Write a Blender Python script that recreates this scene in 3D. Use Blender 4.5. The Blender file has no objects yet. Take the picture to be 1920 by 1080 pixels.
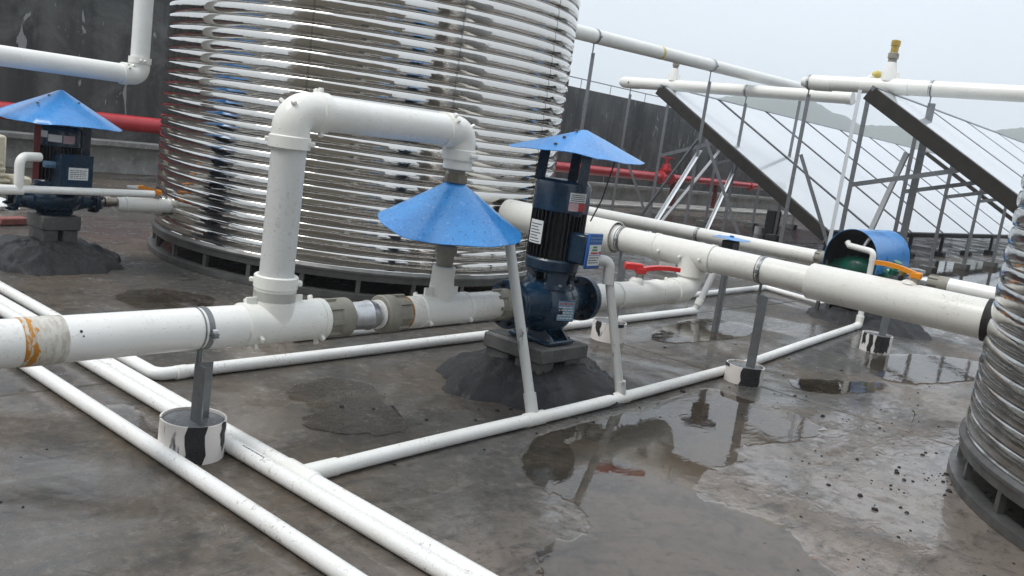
import bpy, math, random
import numpy as np
from mathutils import Vector, Matrix, noise as mnoise
random.seed(7)
rng = np.random.default_rng(11)
R = math.radians
scene = bpy.context.scene
col = scene.collection

# ------------------------------------------------------------------ camera
cd = bpy.data.cameras.new('camera'); cam = bpy.data.objects.new('camera', cd); col.objects.link(cam)
cd.sensor_width = 36.0; cd.lens = 31.875; cd.clip_start = 0.05; cd.clip_end = 20000
pt, rl, yw = 0.17004, 0.14244, -0.69337          # pitch down, roll, heading against the pipe grid
fw = np.array([0, math.cos(pt), -math.sin(pt)]); rt = np.array([1, 0, 0.]); up = np.cross(rt, fw)
rt, up = math.cos(rl)*rt + math.sin(rl)*up, -math.sin(rl)*rt + math.cos(rl)*up
B3 = np.array([[math.cos(yw), math.sin(yw), 0], [-math.sin(yw), math.cos(yw), 0], [0, 0, 1]])
fw, rt, up = B3 @ fw, B3 @ rt, B3 @ up
cam.matrix_world = Matrix(((rt[0], up[0], -fw[0], 0), (rt[1], up[1], -fw[1], 0), (rt[2], up[2], -fw[2], 1.4), (0, 0, 0, 1)))
scene.camera = cam

# ------------------------------------------------------------------ sky, sun, exposure
SUN_EL, SUN_AZ = R(58), R(200)
w = bpy.data.worlds.new('World'); scene.world = w; w.use_nodes = True
nt = w.node_tree; nt.nodes.clear()
o_ = nt.nodes.new('ShaderNodeOutputWorld'); bg = nt.nodes.new('ShaderNodeBackground')
sky = nt.nodes.new('ShaderNodeTexSky'); sky.sky_type = 'NISHITA'; sky.sun_disc = False
sky.sun_elevation = SUN_EL; sky.sun_rotation = SUN_AZ; sky.air_density = 1.0; sky.dust_density = 6.0; sky.ozone_density = 1.0
# closed cloud deck: the clear sky only tints it; brighter towards the zenith, soft mottling
tc = nt.nodes.new('ShaderNodeTexCoord'); sep = nt.nodes.new('ShaderNodeSeparateXYZ'); nt.links.new(tc.outputs['Generated'], sep.inputs[0])
mr = nt.nodes.new('ShaderNodeMapRange'); mr.inputs['From Min'].default_value = -0.02; mr.inputs['From Max'].default_value = 1.0
mr.inputs['To Min'].default_value = 0.86; mr.inputs['To Max'].default_value = 1.22; nt.links.new(sep.outputs['Z'], mr.inputs['Value'])
nz = nt.nodes.new('ShaderNodeTexNoise'); nz.inputs['Scale'].default_value = 2.2; nz.inputs['Detail'].default_value = 4; nt.links.new(tc.outputs['Generated'], nz.inputs['Vector'])
m2 = nt.nodes.new('ShaderNodeMapRange'); m2.inputs['To Min'].default_value = 0.90; m2.inputs['To Max'].default_value = 1.10; nt.links.new(nz.outputs['Fac'], m2.inputs['Value'])
mu = nt.nodes.new('ShaderNodeMath'); mu.operation = 'MULTIPLY'; nt.links.new(mr.outputs[0], mu.inputs[0]); nt.links.new(m2.outputs[0], mu.inputs[1])
cl = nt.nodes.new('ShaderNodeMix'); cl.data_type = 'RGBA'; cl.blend_type = 'MULTIPLY'; cl.inputs['Factor'].default_value = 1
cl.inputs['A'].default_value = (7.2, 7.75, 8.45, 1); nt.links.new(mu.outputs[0], cl.inputs['B'])
mx = nt.nodes.new('ShaderNodeMix'); mx.data_type = 'RGBA'; mx.inputs['Factor'].default_value = 0.93
nt.links.new(sky.outputs[0], mx.inputs['A']); nt.links.new(cl.outputs['Result'], mx.inputs['B'])
nt.links.new(mx.outputs['Result'], bg.inputs['Color']); bg.inputs['Strength'].default_value = 0.12
nt.links.new(bg.outputs[0], o_.inputs['Surface'])
sl = bpy.data.lights.new('sun', 'SUN'); sl.energy = 1.5; sl.angle = R(25); sl.color = (1, 0.97, 0.93)
so = bpy.data.objects.new('sun', sl); col.objects.link(so)
sd = Vector((math.sin(SUN_AZ)*math.cos(SUN_EL), math.cos(SUN_AZ)*math.cos(SUN_EL), math.sin(SUN_EL)))
so.rotation_euler = sd.to_track_quat('Z', 'Y').to_euler(); so.location = (0, 0, 30)
scene.view_settings.view_transform = 'Standard'; scene.view_settings.look = 'None'
scene.view_settings.exposure = 0.25; scene.view_settings.gamma = 1.0; scene.view_settings.use_curve_mapping = False
scene.render.resolution_x = 1024; scene.render.resolution_y = 576
scene.render.engine = 'CYCLES'
scene.cycles.max_bounces = 6; scene.cycles.diffuse_bounces = 3; scene.cycles.glossy_bounces = 4; scene.cycles.volume_bounces = 1; scene.cycles.transparent_max_bounces = 12

# ------------------------------------------------------------------ materials
class NT:
    def __init__(s, name):
        s.m = bpy.data.materials.new(name); s.m.use_nodes = True; s.t = s.m.node_tree
        s.p = s.t.nodes['Principled BSDF']; s.out = s.t.nodes['Material Output']; s._pos = None
    def n(s, t, **k):
        x = s.t.nodes.new('ShaderNode'+t)
        for a, b in k.items(): setattr(x, a, b)
        return x
    def l(s, a, b): s.t.links.new(a, b)
    def pos(s):
        if s._pos is None: s._pos = s.n('NewGeometry').outputs['Position']
        return s._pos
    def scaled(s, sc):
        mp = s.n('Mapping'); mp.inputs['Scale'].default_value = sc; s.l(s.pos(), mp.inputs['Vector']); return mp.outputs[0]
    def noise(s, scale, detail=4, rough=.55, vec=None, dist=0):
        x = s.n('TexNoise'); x.inputs['Scale'].default_value = scale; x.inputs['Detail'].default_value = detail
        x.inputs['Roughness'].default_value = rough; x.inputs['Distortion'].default_value = dist
        s.l(vec or s.pos(), x.inputs['Vector']); return x.outputs['Fac']
    def voro(s, scale, out='Distance', vec=None):
        x = s.n('TexVoronoi'); x.inputs['Scale'].default_value = scale; s.l(vec or s.pos(), x.inputs['Vector']); return x.outputs[out]
    def mr(s, v, a, b, c=0., d=1., smooth=False):
        x = s.n('MapRange'); x.clamp = True
        if smooth: x.interpolation_type = 'SMOOTHSTEP'
        for i, q in zip(('From Min', 'From Max', 'To Min', 'To Max'), (a, b, c, d)): x.inputs[i].default_value = q
        s.l(v, x.inputs['Value']); return x.outputs[0]
    def mix(s, f, a, b):
        x = s.n('Mix', data_type='RGBA')
        for q, v in (('Factor', f), ('A', a), ('B', b)):
            i = x.inputs[q] if q != 'Factor' else x.inputs[0]
            if q in 'AB': i = [y for y in x.inputs if y.name == q and y.type == 'RGBA'][0]
            if isinstance(v, (int, float)): i.default_value = v
            elif isinstance(v, tuple): i.default_value = v + (1,) if len(v) == 3 else v
            else: s.l(v, i)
        return [y for y in x.outputs if y.type == 'RGBA'][0]
    def math(s, op, a, b=0.):
        x = s.n('Math', operation=op)
        for i, v in ((0, a), (1, b)):
            if isinstance(v, (int, float)): x.inputs[i].default_value = v
            else: s.l(v, x.inputs[i])
        return x.outputs[0]
    def set(s, **k):
        for a, v in k.items():
            i = s.p.inputs[a.replace('_', ' ')]
            if isinstance(v, (int, float)): i.default_value = v
            elif isinstance(v, tuple): i.default_value = v + (1,) if len(v) == 3 else v
            else: s.l(v, i)
    def bump(s, h, strength=.3, dist=.002, to='Normal'):
        b = s.n('Bump'); b.inputs['Strength'].default_value = strength; b.inputs['Distance'].default_value = dist
        s.l(h, b.inputs['Height']); s.l(b.outputs[0], s.p.inputs[to]); return b
    def drops(s, scale=90, amount=.5):
        """raised rain drops: domes on some of the cells of a Voronoi grid"""
        d = s.voro(scale); c = s.n('SeparateColor'); s.l(s.voro(scale, 'Color'), c.inputs[0])
        rad = s.mr(c.outputs[0], 1-amount, 1, 0, .42)
        q = s.math('DIVIDE', d, s.math('MAXIMUM', rad, .001))
        return s.math('SQRT', s.math('MAXIMUM', s.math('SUBTRACT', 1., s.math('MULTIPLY', q, q)), 0.))

M = {}
def pvc(name, base, dirt, dirt_amt, drop=.45, dscale=85, rough=.28):
    t = NT(name)
    n1 = t.mr(t.noise(5, 7, .68, None, .5), .38, .72); n2 = t.mr(t.math('MULTIPLY', t.noise(55, 5, .65), t.mr(t.noise(3, 4, .6), .35, .65, .82, 1.12)), .60, .70)
    c = t.mix(t.math('MULTIPLY', n1, .5), base, (base[0]*.86, base[1]*.845, base[2]*.79))
    c = t.mix(t.math('MULTIPLY', n2, dirt_amt), c, dirt)
    d = t.drops(dscale, drop)
    t.set(Base_Color=c, Roughness=t.mr(d, 0, .6, rough, .08), IOR=1.45)
    t.bump(t.math('ADD', t.math('MULTIPLY', d, 1.), t.math('MULTIPLY', t.noise(260, 2), .12)), .55, .0022)
    M[name] = t.m
pvc('pvc', (.85, .85, .825), (.45, .42, .34), .22)
pvc('pvc_floor', (.85, .85, .83), (.26, .24, .19), .6, .65, 110, .35)
pvc('pvc_fit', (.84, .84, .795), (.4, .37, .28), .2, .3)
pvc('pvc_grey', (.62, .63, .62), (.30, .29, .26), .35, .4)
pvc('pvc_cream', (.79, .785, .74), (.25, .23, .18), .35, .4)
def simple(name, base, rough=.4, metal=0., var=.25, nscale=12, bscale=0, bstr=.2, bdist=.002, drop=0, coat=0., dscale=90, stretch=None):
    t = NT(name); v = t.scaled(stretch) if stretch else None
    n1 = t.noise(nscale, 6, .6, v)
    c = t.mix(t.mr(n1, .3, .72), base, tuple(b*(1-var) for b in base))
    t.set(Base_Color=c, Metallic=metal, Coat_Weight=coat, Roughness=t.mr(n1, .3, .7, rough*.85, min(1, rough*1.25)))
    h = None
    if bscale: h = t.noise(bscale, 4, .6)
    if drop:
        d = t.drops(dscale, drop); h = d if h is None else t.math('ADD', d, t.math('MULTIPLY', h, .3))
    if h is not None: t.bump(h, bstr, bdist)
    M[name] = t.m; return t
simple('grey_plastic', (.30, .285, .235), .5, 0, .3, 14, 60, .15)
simple('silver', (.55, .56, .57), .33, .85, .25, 30, 80, .15)
simple('brass_nickel', (.36, .33, .28), .35, .9, .3, 40)
simple('brass', (.55, .38, .10), .38, .8, .3, 40)
simple('yellow_tape', (.72, .58, .16), .5, 0, .3, 40)
t = NT('blue_sheet'); n1 = t.noise(3.5, 5, .6, None, .6); sp_ = t.noise(85, 3, .6); sp2 = t.noise(60, 2, .5)
c = t.mix(t.mr(n1, .3, .7), (.020, .190, .52), (.040, .275, .66)); c = t.mix(t.mr(sp_, .60, .68, 0, .8), c, (.012, .05, .16)); c = t.mix(t.mr(sp2, .62, .72, 0, .5), c, (.25, .45, .80))  # dark flecks are dirt; lighter drop glints and sheen are put into the colour
t.set(Base_Color=c, Roughness=t.mr(n1, .3, .7, .22, .40), Coat_Weight=.3, Coat_Roughness=.12); t.bump(t.drops(75, .55), .7, .0022); M['blue_sheet'] = t.m
simple('blue_dark', (.012, .035, .085), .45, 0, .2, 8)
simple('dark_lining', (.020, .022, .026), .5, 0, .2, 8)
simple('pump_blue', (.005, .032, .070), .26, 0, .4, 10, 45, .12, .002, 0, .1)
simple('motor_black', (.006, .007, .010), .42, 0, .3, 14)
simple('black_rubber', (.012, .012, .012), .6)
simple('red_paint', (.50, .022, .030), .33, 0, .3, 5, 40, .1, .002, .3, .2, 60)
simple('red_dark', (.16, .012, .014), .45, 0, .3, 8)
simple('red_lever', (.72, .03, .03), .3, 0, .1, 14)
simple('orange_lever', (.85, .30, .015), .32, 0, .12, 14)
simple('green_paint', (.010, .15, .10), .3, 0, .3, 20, 0, .2, .002, 0, .3)
simple('galvanised', (.27, .285, .295), .38, .75, .28, 22, 70, .1)
simple('galvanised_pale_sheen', (.74, .77, .79), .35, .25, .10, 8)  # paler copy of galvanised: sky reflected by up-facing braces is put into the colour
simple('frame_steel', (.165, .165, .16), .42, .6, .4, 9, 40, .15)
simple('panel_frame', (.022, .022, .024), .45, .3, .3, 9)
simple('beam_brown', (.018, .013, .007), .55, 0, .6, 7, 40, .2)
simple('tank_dark', (.02, .02, .02), .7)
simple('cream', (.72, .66, .50), .55, 0, .2, 12)
simple('foam', (.80, .82, .82), .8, 0, .15, 25, 30, .4)
simple('brick_red', (.28, .10, .085), .7, 0, .3, 30, 60, .4)
simple('white_print', (.72, .74, .74), .35, 0, .1, 20)
simple('plate_blue', (.22, .38, .52), .3, .4, .2, 60)
simple('ink_dark', (.05, .06, .08), .5); simple('ink_red', (.55, .05, .05), .4); simple('ink_green', (.03, .28, .10), .4)
simple('ink_blue', (.02, .12, .42), .35); simple('ink_rose', (.62, .42, .44), .4)
simple('leaf', (.10, .18, .03), .5); simple('grit', (.016, .016, .017), .7, 0, .5, 40)
simple('orange_glue', (.42, .20, .045), .4, 0, .4, 40)
simple('cable', (.04, .04, .042), .5)

def cement(name, base, wet, scale=6, bstr=.6):
    t = NT(name)
    a = t.noise(scale, 8, .62); b = t.noise(scale*5, 6, .65)
    c = t.mix(t.mr(a, .3, .7), base, tuple(x*.45 for x in base))
    c = t.mix(t.mr(b, .55, .75, 0, .5), c, tuple(min(1, x*1.7) for x in base))
    t.set(Base_Color=c, Roughness=.62, Coat_Weight=wet, Coat_IOR=1.33, Coat_Roughness=t.mr(b, .3, .7, .12, .35))
    t.bump(t.math('ADD', a, t.math('MULTIPLY', t.noise(scale*12, 5, .7), .5)), bstr, .02)
    M[name] = t.m
cement('mound', (.022, .023, .026), .22, 7, 1.)
cement('block', (.125, .125, .118), .25, 9, .35)
cement('wall_base', (.42, .42, .395), .15, 3, .25)
cement('kerb_pale', (.74, .72, .66), .25, 2, .2)
cement('stub_fill', (.17, .18, .19), .4, 14, .4)

# black bituminous wall with scuffs, paint splashes and run marks
t = NT('wall_black')
st = t.noise(1.0, 6, .6, t.scaled((1.2, 2.6, .16))); bl = t.noise(1.5, 8, .72, None, .5); sp = t.noise(4.2, 3, .5, t.scaled((1, 1.6, .55)), .9); sm = t.noise(13, 4, .6, t.scaled((1, 1.2, .5)), .4)
c = t.mix(t.mr(st, .36, .68), (.022, .023, .023), (.085, .086, .083))
c = t.mix(t.mr(bl, .50, .68, 0, .8), c, (.13, .132, .125))
c = t.mix(t.mr(sp, .665, .70, 0, .75), c, (.34, .35, .34))
c = t.mix(t.mr(sm, .70, .72, 0, .8), c, (.42, .43, .41))
t.set(Base_Color=c, Roughness=t.mr(bl, .3, .7, .62, .36)); t.bump(t.math('ADD', bl, t.noise(40, 4)), .3, .01); M['wall_black'] = t.m

# stub: white pipe ring smeared with black cement
t = NT('stub_pvc')
s1 = t.noise(8.5, 5, .58, t.scaled((1, 1, .25)), .35)
c = t.mix(t.mr(s1, .62, .65), (.76, .72, .68), (.025, .026, .026)); t.set(Base_Color=c, Roughness=.42); t.bump(s1, .3, .006); M['stub_pvc'] = t.m
# floor pipe, drain pipe smears
t = NT('pvc_smeared')
s1 = t.noise(11, 6, .7, t.scaled((1.4, 1.4, .35)))
c = t.mix(t.mr(s1, .58, .64, 0, .85), (.60, .61, .59), (.12, .115, .10)); t.set(Base_Color=c, Roughness=.35); t.bump(t.drops(95, .4), .5, .002); M['pvc_smeared'] = t.m
# brown glue tape
t = NT('tape')
s1 = t.noise(22, 4, .55, t.scaled((1, 2.6, 1)), .5); s2 = t.noise(28, 4, .6, t.scaled((1, 2, 1)))
yy = t.n('SeparateXYZ'); t.l(t.pos(), yy.inputs[0]); band = t.mr(yy.outputs['Y'], 1.175, 1.24, 1, 0, True)
c = t.mix(t.mr(s2, .42, .62), (.62, .60, .54), (.46, .42, .35))
c = t.mix(t.math('MULTIPLY', t.mr(s1, .46, .52), t.mr(band, .12, .2)), c, (.50, .21, .015)); t.set(Base_Color=c, Roughness=.4); t.bump(s1, .4, .003); M['tape'] = t.m
# mirror stainless
t = NT('stainless')
a = t.noise(1.1, 3, .5, t.scaled((1, 1, .8))); b = t.noise(7, 3, .5, t.scaled((1, 1, 2.2))); g = t.noise(16, 6, .7)
c = t.mix(t.mr(g, .60, .78, 0, .45), (.60, .585, .555), (.30, .265, .22))
t.set(Base_Color=c, Metallic=1., Roughness=t.mr(g, .45, .8, .045, .16))
t.bump(t.math('ADD', a, t.math('MULTIPLY', b, .16)), .24, .05); M['stainless'] = t.m
t = NT('stainless_dull')
g = t.noise(9, 6, .7); b = t.noise(5, 3, .5, t.scaled((1, 1, 2)))
c = t.mix(t.mr(g, .5, .78, 0, .7), (.43, .425, .41), (.13, .12, .105))
t.set(Base_Color=c, Metallic=1., Roughness=t.mr(g, .4, .8, .07, .32)); t.bump(b, .12, .03); M['stainless_dull'] = t.m
# collector glass
t = NT('collector_glass')
n = t.noise(.7, 4, .5); t.set(Base_Color=t.mix(t.mr(n, .35, .7), (.56, .585, .60), (.50, .53, .55)), Roughness=.16, Coat_Weight=.6, Coat_Roughness=.04)
t.bump(t.noise(3, 2), .04, .02); M['collector_glass'] = t.m

# wet roof screed
t = NT('roof_screed')
big = t.noise(.55, 5, .62, None, .8); mid = t.noise(2.3, 7, .68, None, .7); fine = t.noise(21, 5, .72); grit = t.noise(150, 3, .7)
swp = t.noise(3.2, 6, .68, t.scaled((1.5, .5, 1)), .8)
c = t.mix(t.mr(big, .38, .62, 0, 1, True), (.058, .058, .054), (.096, .076, .056))
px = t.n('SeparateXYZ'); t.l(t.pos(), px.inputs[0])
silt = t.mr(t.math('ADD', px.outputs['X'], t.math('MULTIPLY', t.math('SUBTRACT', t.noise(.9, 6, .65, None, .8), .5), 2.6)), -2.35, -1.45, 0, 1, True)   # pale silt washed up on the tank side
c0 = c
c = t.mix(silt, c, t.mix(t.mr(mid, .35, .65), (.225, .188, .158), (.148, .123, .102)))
blot = t.noise(6.5, 6, .72, None, 1.0)
c = t.mix(t.mr(mid, .32, .50, .70, 0), c, (.045, .042, .037))
c = t.mix(t.mr(swp, .56, .70, 0, .5), c, (.17, .158, .14))
c = t.mix(t.mr(swp, .33, .45, .75, 0), c, (.030, .029, .027))
c = t.mix(t.mr(blot, .34, .46, .65, 0), c, (.034, .032, .029))
c = t.mix(t.mr(blot, .57, .70, 0, .4), c, (.19, .178, .16))
c = t.mix(t.mr(fine, .54, .68, 0, .45), c, (.19, .178, .16))
c = t.mix(t.mr(fine, .34, .46, .6, 0), c, (.030, .029, .027))
c = t.mix(t.mr(t.voro(4.3), .02, .07, .9, 0), c, (.014, .014, .014))
c = t.mix(t.mr(t.voro(11), .02, .09, .7, 0), c, (.02, .02, .02))
c = t.mix(t.mr(grit, .62, .72, 0, .5), c, (.26, .25, .225))
wn = t.noise(.80, 6, .66, None, .9)
film = t.math('MULTIPLY', t.mr(t.math('ADD', px.outputs['X'], t.math('MULTIPLY', t.math('SUBTRACT', wn, .5), 3.)), -2.4, -1.8, 0, 1, True), t.mr(px.outputs['Y'], 6., 9., 1, .4))   # shallow run-off film on the tank side
film = t.math('MULTIPLY', film, t.mr(t.math('ADD', t.math('MULTIPLY', blot, .6), t.math('MULTIPLY', fine, .4)), .42, .52, .25, 1.))
wet = t.math('MAXIMUM', t.mr(wn, .44, .56, .16, .85, True), film)
crg = t.math('ADD', t.math('MULTIPLY', t.noise(2.6, 6, .72, t.scaled((1.4, .7, 1)), .7), .7), t.math('MULTIPLY', fine, .3))
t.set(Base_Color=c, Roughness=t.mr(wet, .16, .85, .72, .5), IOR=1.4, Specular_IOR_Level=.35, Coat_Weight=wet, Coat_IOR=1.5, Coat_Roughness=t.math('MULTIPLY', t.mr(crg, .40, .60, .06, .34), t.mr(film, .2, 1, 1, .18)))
t.bump(t.math('ADD', t.math('MULTIPLY', fine, 1.), t.math('ADD', t.math('MULTIPLY', mid, .9), t.math('MULTIPLY', grit, .35))), .42, .014)
cb = t.n('Bump'); cb.inputs['Strength'].default_value = .22; cb.inputs['Distance'].default_value = .012
t.l(t.noise(9, 4, .6, t.scaled((1.3, .6, 1)), .6), cb.inputs['Height']); t.l(cb.outputs[0], t.p.inputs['Coat Normal']); M['roof_screed'] = t.m
simple('joint_fill', (.012, .012, .012), .7)
# standing water
def water(name, scale, strength, ridged, rough=.012, ior=1.42):
    t = NT(name); t.t.nodes.remove(t.p)
    g = t.n('BsdfGlossy'); g.inputs['Roughness'].default_value = rough; tr = t.n('BsdfTransparent'); tr.inputs['Color'].default_value = (.98, .94, .88, 1)
    fr = t.n('Fresnel'); fr.inputs['IOR'].default_value = ior
    b = t.n('Bump'); b.inputs['Strength'].default_value = strength; b.inputs['Distance'].default_value = .05 if ridged else .01
    h = t.noise(scale, 3, .5, t.scaled((1.6, .7, 1)), .9)
    if ridged: h = t.math('SUBTRACT', 1., t.math('POWER', t.math('ABSOLUTE', t.math('SUBTRACT', t.math('MULTIPLY', h, 2.), 1.)), .75))
    t.l(h, b.inputs['Height']); t.l(b.outputs[0], g.inputs['Normal'])
    mxs = t.n('MixShader'); t.l(fr.outputs[0], mxs.inputs[0]); t.l(tr.outputs[0], mxs.inputs[1]); t.l(g.outputs[0], mxs.inputs[2]); t.l(mxs.outputs[0], t.out.inputs['Surface'])
    M[name] = t.m
water('water', 11, .05, False, .012, 1.6); water('water_rippled', 16, .45, False, .02, 1.6)
t = NT('hill_forest'); t.set(Base_Color=t.mix(t.mr(t.noise(.02, 6, .65), .3, .7), (.030, .045, .026), (.055, .070, .038)), Roughness=1.); M['hill_forest'] = t.m
t = NT('terrain'); t.set(Base_Color=t.mix(t.mr(t.noise(.01, 6, .65), .3, .7), (.06, .075, .04), (.12, .12, .10)), Roughness=1.); M['terrain'] = t.m

# ------------------------------------------------------------------ mesh helpers
def nrm(v): v = np.asarray(v, float); return v/np.linalg.norm(v)
def basis(d, hint=None):
    d = nrm(d); h = np.asarray(hint, float) if hint is not None else (np.array([0, 0, 1.]) if abs(d[2]) < .9 else np.array([1., 0, 0]))
    x = nrm(np.cross(h, d)); return x, np.cross(d, x)
class MB:
    def __init__(s): s.v = []; s.f = []
    def add(s, vs, fs): k = len(s.v); s.v += [tuple(map(float, q)) for q in vs]; s.f += [tuple(i+k for i in q) for q in fs]; return s
    def box(s, c, d, ax=None):
        ax = np.eye(3) if ax is None else np.asarray(ax); c = np.asarray(c, float)
        vs = [c + ax[0]*x*d[0]/2 + ax[1]*y*d[1]/2 + ax[2]*z*d[2]/2 for x in (-1, 1) for y in (-1, 1) for z in (-1, 1)]
        return s.add(vs, [(0, 1, 3, 2), (4, 6, 7, 5), (0, 4, 5, 1), (2, 3, 7, 6), (0, 2, 6, 4), (1, 5, 7, 3)])
    def bbox(s, c, d, b=.006, ax=None):
        """box with chamfered edges"""
        ax = np.eye(3) if ax is None else np.asarray(ax); c = np.asarray(c, float); d = np.asarray(d, float)/2; vs = []; idx = {}
        for x in (-1, 1):
            for y in (-1, 1):
                for z in (-1, 1):
                    for k in range(3):
                        q = np.array([x, y, z])*(d-b); q[k] = (x, y, z)[k]*d[k]; idx[(x, y, z, k)] = len(vs); vs.append(c + q@ax)
        fs = []
        for k in range(3):
            i, j = (k+1) % 3, (k+2) % 3
            for sg in (-1, 1):
                q = []
                for a, e in ((-1, -1), (1, -1), (1, 1), (-1, 1)):
                    p = [0, 0, 0]; p[k] = sg; p[i] = a; p[j] = e; q.append(idx[(*p, k)])
                fs.append(tuple(q if sg > 0 else q[::-1]))
            for a in (-1, 1):
                for e in (-1, 1):
                    p0 = [0]*3; p1 = [0]*3; p0[k] = -1; p1[k] = 1; p0[i] = p1[i] = a; p0[j] = p1[j] = e
                    q = [idx[(*p0, i)], idx[(*p1, i)], idx[(*p1, j)], idx[(*p0, j)]]; fs.append(tuple(q if a*e < 0 else q[::-1]))
        for x in (-1, 1):
            for y in (-1, 1):
                for z in (-1, 1):
                    q = [idx[(x, y, z, k)] for k in range(3)]; fs.append(tuple(q if x*y*z > 0 else q[::-1]))
        return s.add(vs, fs)
    def lathe(s, o, d, prof, n=32, caps=True, a0=0, a1=2*math.pi):
        """prof: list of (distance along d, radius)"""
        o = np.asarray(o, float); d = nrm(d); x, y = basis(d); full = abs(a1-a0-2*math.pi) < 1e-6; m = n if full else n+1; vs = []
        for tt, r in prof:
            for i in range(m):
                a = a0+(a1-a0)*i/n; vs.append(o + d*tt + (x*math.cos(a)+y*math.sin(a))*r)
        fs = []
        for k in range(len(prof)-1):
            for i in range(n):
                j = (i+1) % m; fs.append((k*m+i, k*m+j, (k+1)*m+j, (k+1)*m+i))
        if caps and full: fs.append(tuple(range(m))[::-1]); fs.append(tuple(range((len(prof)-1)*m, len(prof)*m)))
        return s.add(vs, fs)
    def cyl(s, p0, p1, r0, r1=None, n=28):
        p0 = np.asarray(p0, float); p1 = np.asarray(p1, float); L = np.linalg.norm(p1-p0)
        return s.lathe(p0, p1-p0, [(0, r0), (L, r0 if r1 is None else r1)], n)
    def ring(s, o, d, prof, n=32):
        """closed profile lathe (a hollow ring)"""
        return s.lathe(o, d, prof+[prof[0]], n, caps=False)
    def tube(s, pts, r, n=16, caps=True):
        pts = [np.asarray(p, float) for p in pts]; rs = r if isinstance(r, (list, tuple)) else [r]*len(pts); vs = []; x = None
        for i, p in enumerate(pts):
            d = nrm(pts[min(i+1, len(pts)-1)]-pts[max(i-1, 0)])
            if x is None: x, y = basis(d)
            else: x = nrm(x-d*np.dot(x, d)); y = np.cross(d, x)
            for k in range(n): a = 2*math.pi*k/n; vs.append(p+(x*math.cos(a)+y*math.sin(a))*rs[i])
        fs = [(i*n+k, i*n+(k+1) % n, (i+1)*n+(k+1) % n, (i+1)*n+k) for i in range(len(pts)-1) for k in range(n)]
        if caps: fs.append(tuple(range(n))[::-1]); fs.append(tuple(range((len(pts)-1)*n, len(pts)*n)))
        return s.add(vs, fs)
    def prism(s, poly, p0, p1, hint=None):
        """2-D polygon swept from p0 to p1"""
        p0 = np.asarray(p0, float); p1 = np.asarray(p1, float); x, y = basis(p1-p0, hint); n = len(poly)
        vs = [p + x*a + y*b for p in (p0, p1) for a, b in poly]
        fs = [(i, (i+1) % n, n+(i+1) % n, n+i) for i in range(n)] + [tuple(range(n))[::-1], tuple(range(n, 2*n))]
        return s.add(vs, fs)
    def angle(s, p0, p1, w=.06, t=.006, hint=None, flip=1):
        return s.prism([(0, 0), (w*flip, 0), (w*flip, t), (t*flip, t), (t*flip, w), (0, w)][::flip], p0, p1, hint)
ORG = {}
def build(mb, name, mat, parent=None, smooth=True, ang=38, fix=True):
    vs = np.array(mb.v)
    if parent is None:
        o = np.array([(vs[:, 0].min()+vs[:, 0].max())/2, (vs[:, 1].min()+vs[:, 1].max())/2, vs[:, 2].min()])
    else: o = ORG[parent.name]
    me = bpy.data.meshes.new(name); me.from_pydata((vs-o).tolist(), [], mb.f); me.validate()
    if fix:
        import bmesh
        b = bmesh.new(); b.from_mesh(me); bmesh.ops.recalc_face_normals(b, faces=b.faces); b.to_mesh(me); b.free()
    if smooth:
        me.shade_smooth(); me.set_sharp_from_angle(angle=R(ang))
    me.materials.append(M[mat]); ob = bpy.data.objects.new(name, me); col.objects.link(ob)
    if parent is None: ob.location = o
    else: ob.parent = parent
    ORG[ob.name] = o; return ob
def tag(o, label=None, cat=None, group=None, kind=None):
    for k, v in (('label', label), ('category', cat), ('group', group), ('kind', kind)):
        if v: o[k] = v
    return o
def thing(name, label, cat, loc, group=None):
    o = bpy.data.objects.new(name, None); col.objects.link(o); o.location = loc; o.empty_display_size = .1
    ORG[o.name] = np.array(loc, float); return tag(o, label, cat, group)
def copy_part(src, parent, off):
    c = src.copy(); col.objects.link(c); c.parent = parent; c.location = Vector(src.location)+Vector(off); ORG[c.name] = ORG[src.name]; return c
def arc(c, a, b, r, n=8):
    """quarter bend: from c - a*r round to c - b... enters along a, leaves along b; c is the corner"""
    a, b, c = nrm(a), nrm(b), np.asarray(c, float); o = c-a*r+b*r
    return [o + (-b*math.cos(q)+a*math.sin(q))*r for q in np.linspace(0, math.pi/2, n)]
U, V, Z = np.array([1., 0, 0]), np.array([0, 1., 0]), np.array([0, 0, 1.])

# ================================================================== SETTING
J_U, J_V, SP = -3.94, 5.51, 6.0
rf = build(MB().box((1.06, 18, -.26), (28.6, 61, .44)), 'roof_floor', 'joint_fill', smooth=False); tag(rf, kind='structure')
for i in range(-2, 3):
    for j in range(-3, 7):
        u0, u1 = J_U+i*SP+SP*0, J_U+(i+1)*SP; v0, v1 = J_V+j*SP, J_V+(j+1)*SP
        u0, u1 = max(u0, -13.2), min(u1, 15.3); v0, v1 = max(v0, -12.4), min(v1, 48.4)
        if u1-u0 < .1 or v1-v0 < .1: continue
        g = .005; m = MB(); h = .006
        a = [(u0+g, v0+g), (u1-g, v0+g), (u1-g, v1-g), (u0+g, v1-g)]; b = [(u0+g+h, v0+g+h), (u1-g-h, v0+g+h), (u1-g-h, v1-g-h), (u0+g+h, v1-g-h)]
        m.add([(*q, -.034) for q in a]+[(*q, -.005) for q in a]+[(*q, 0) for q in b],
              [(k, (k+1) % 4, 4+(k+1) % 4, 4+k) for k in range(4)]+[(4+k, 4+(k+1) % 4, 8+(k+1) % 4, 8+k) for k in range(4)]+[(8, 9, 10, 11)])
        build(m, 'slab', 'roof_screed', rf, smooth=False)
ter = build(MB().box((0, 0, -19), (1480, 1480, 1)), 'terrain', 'terrain', smooth=False); tag(ter, kind='structure')
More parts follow.
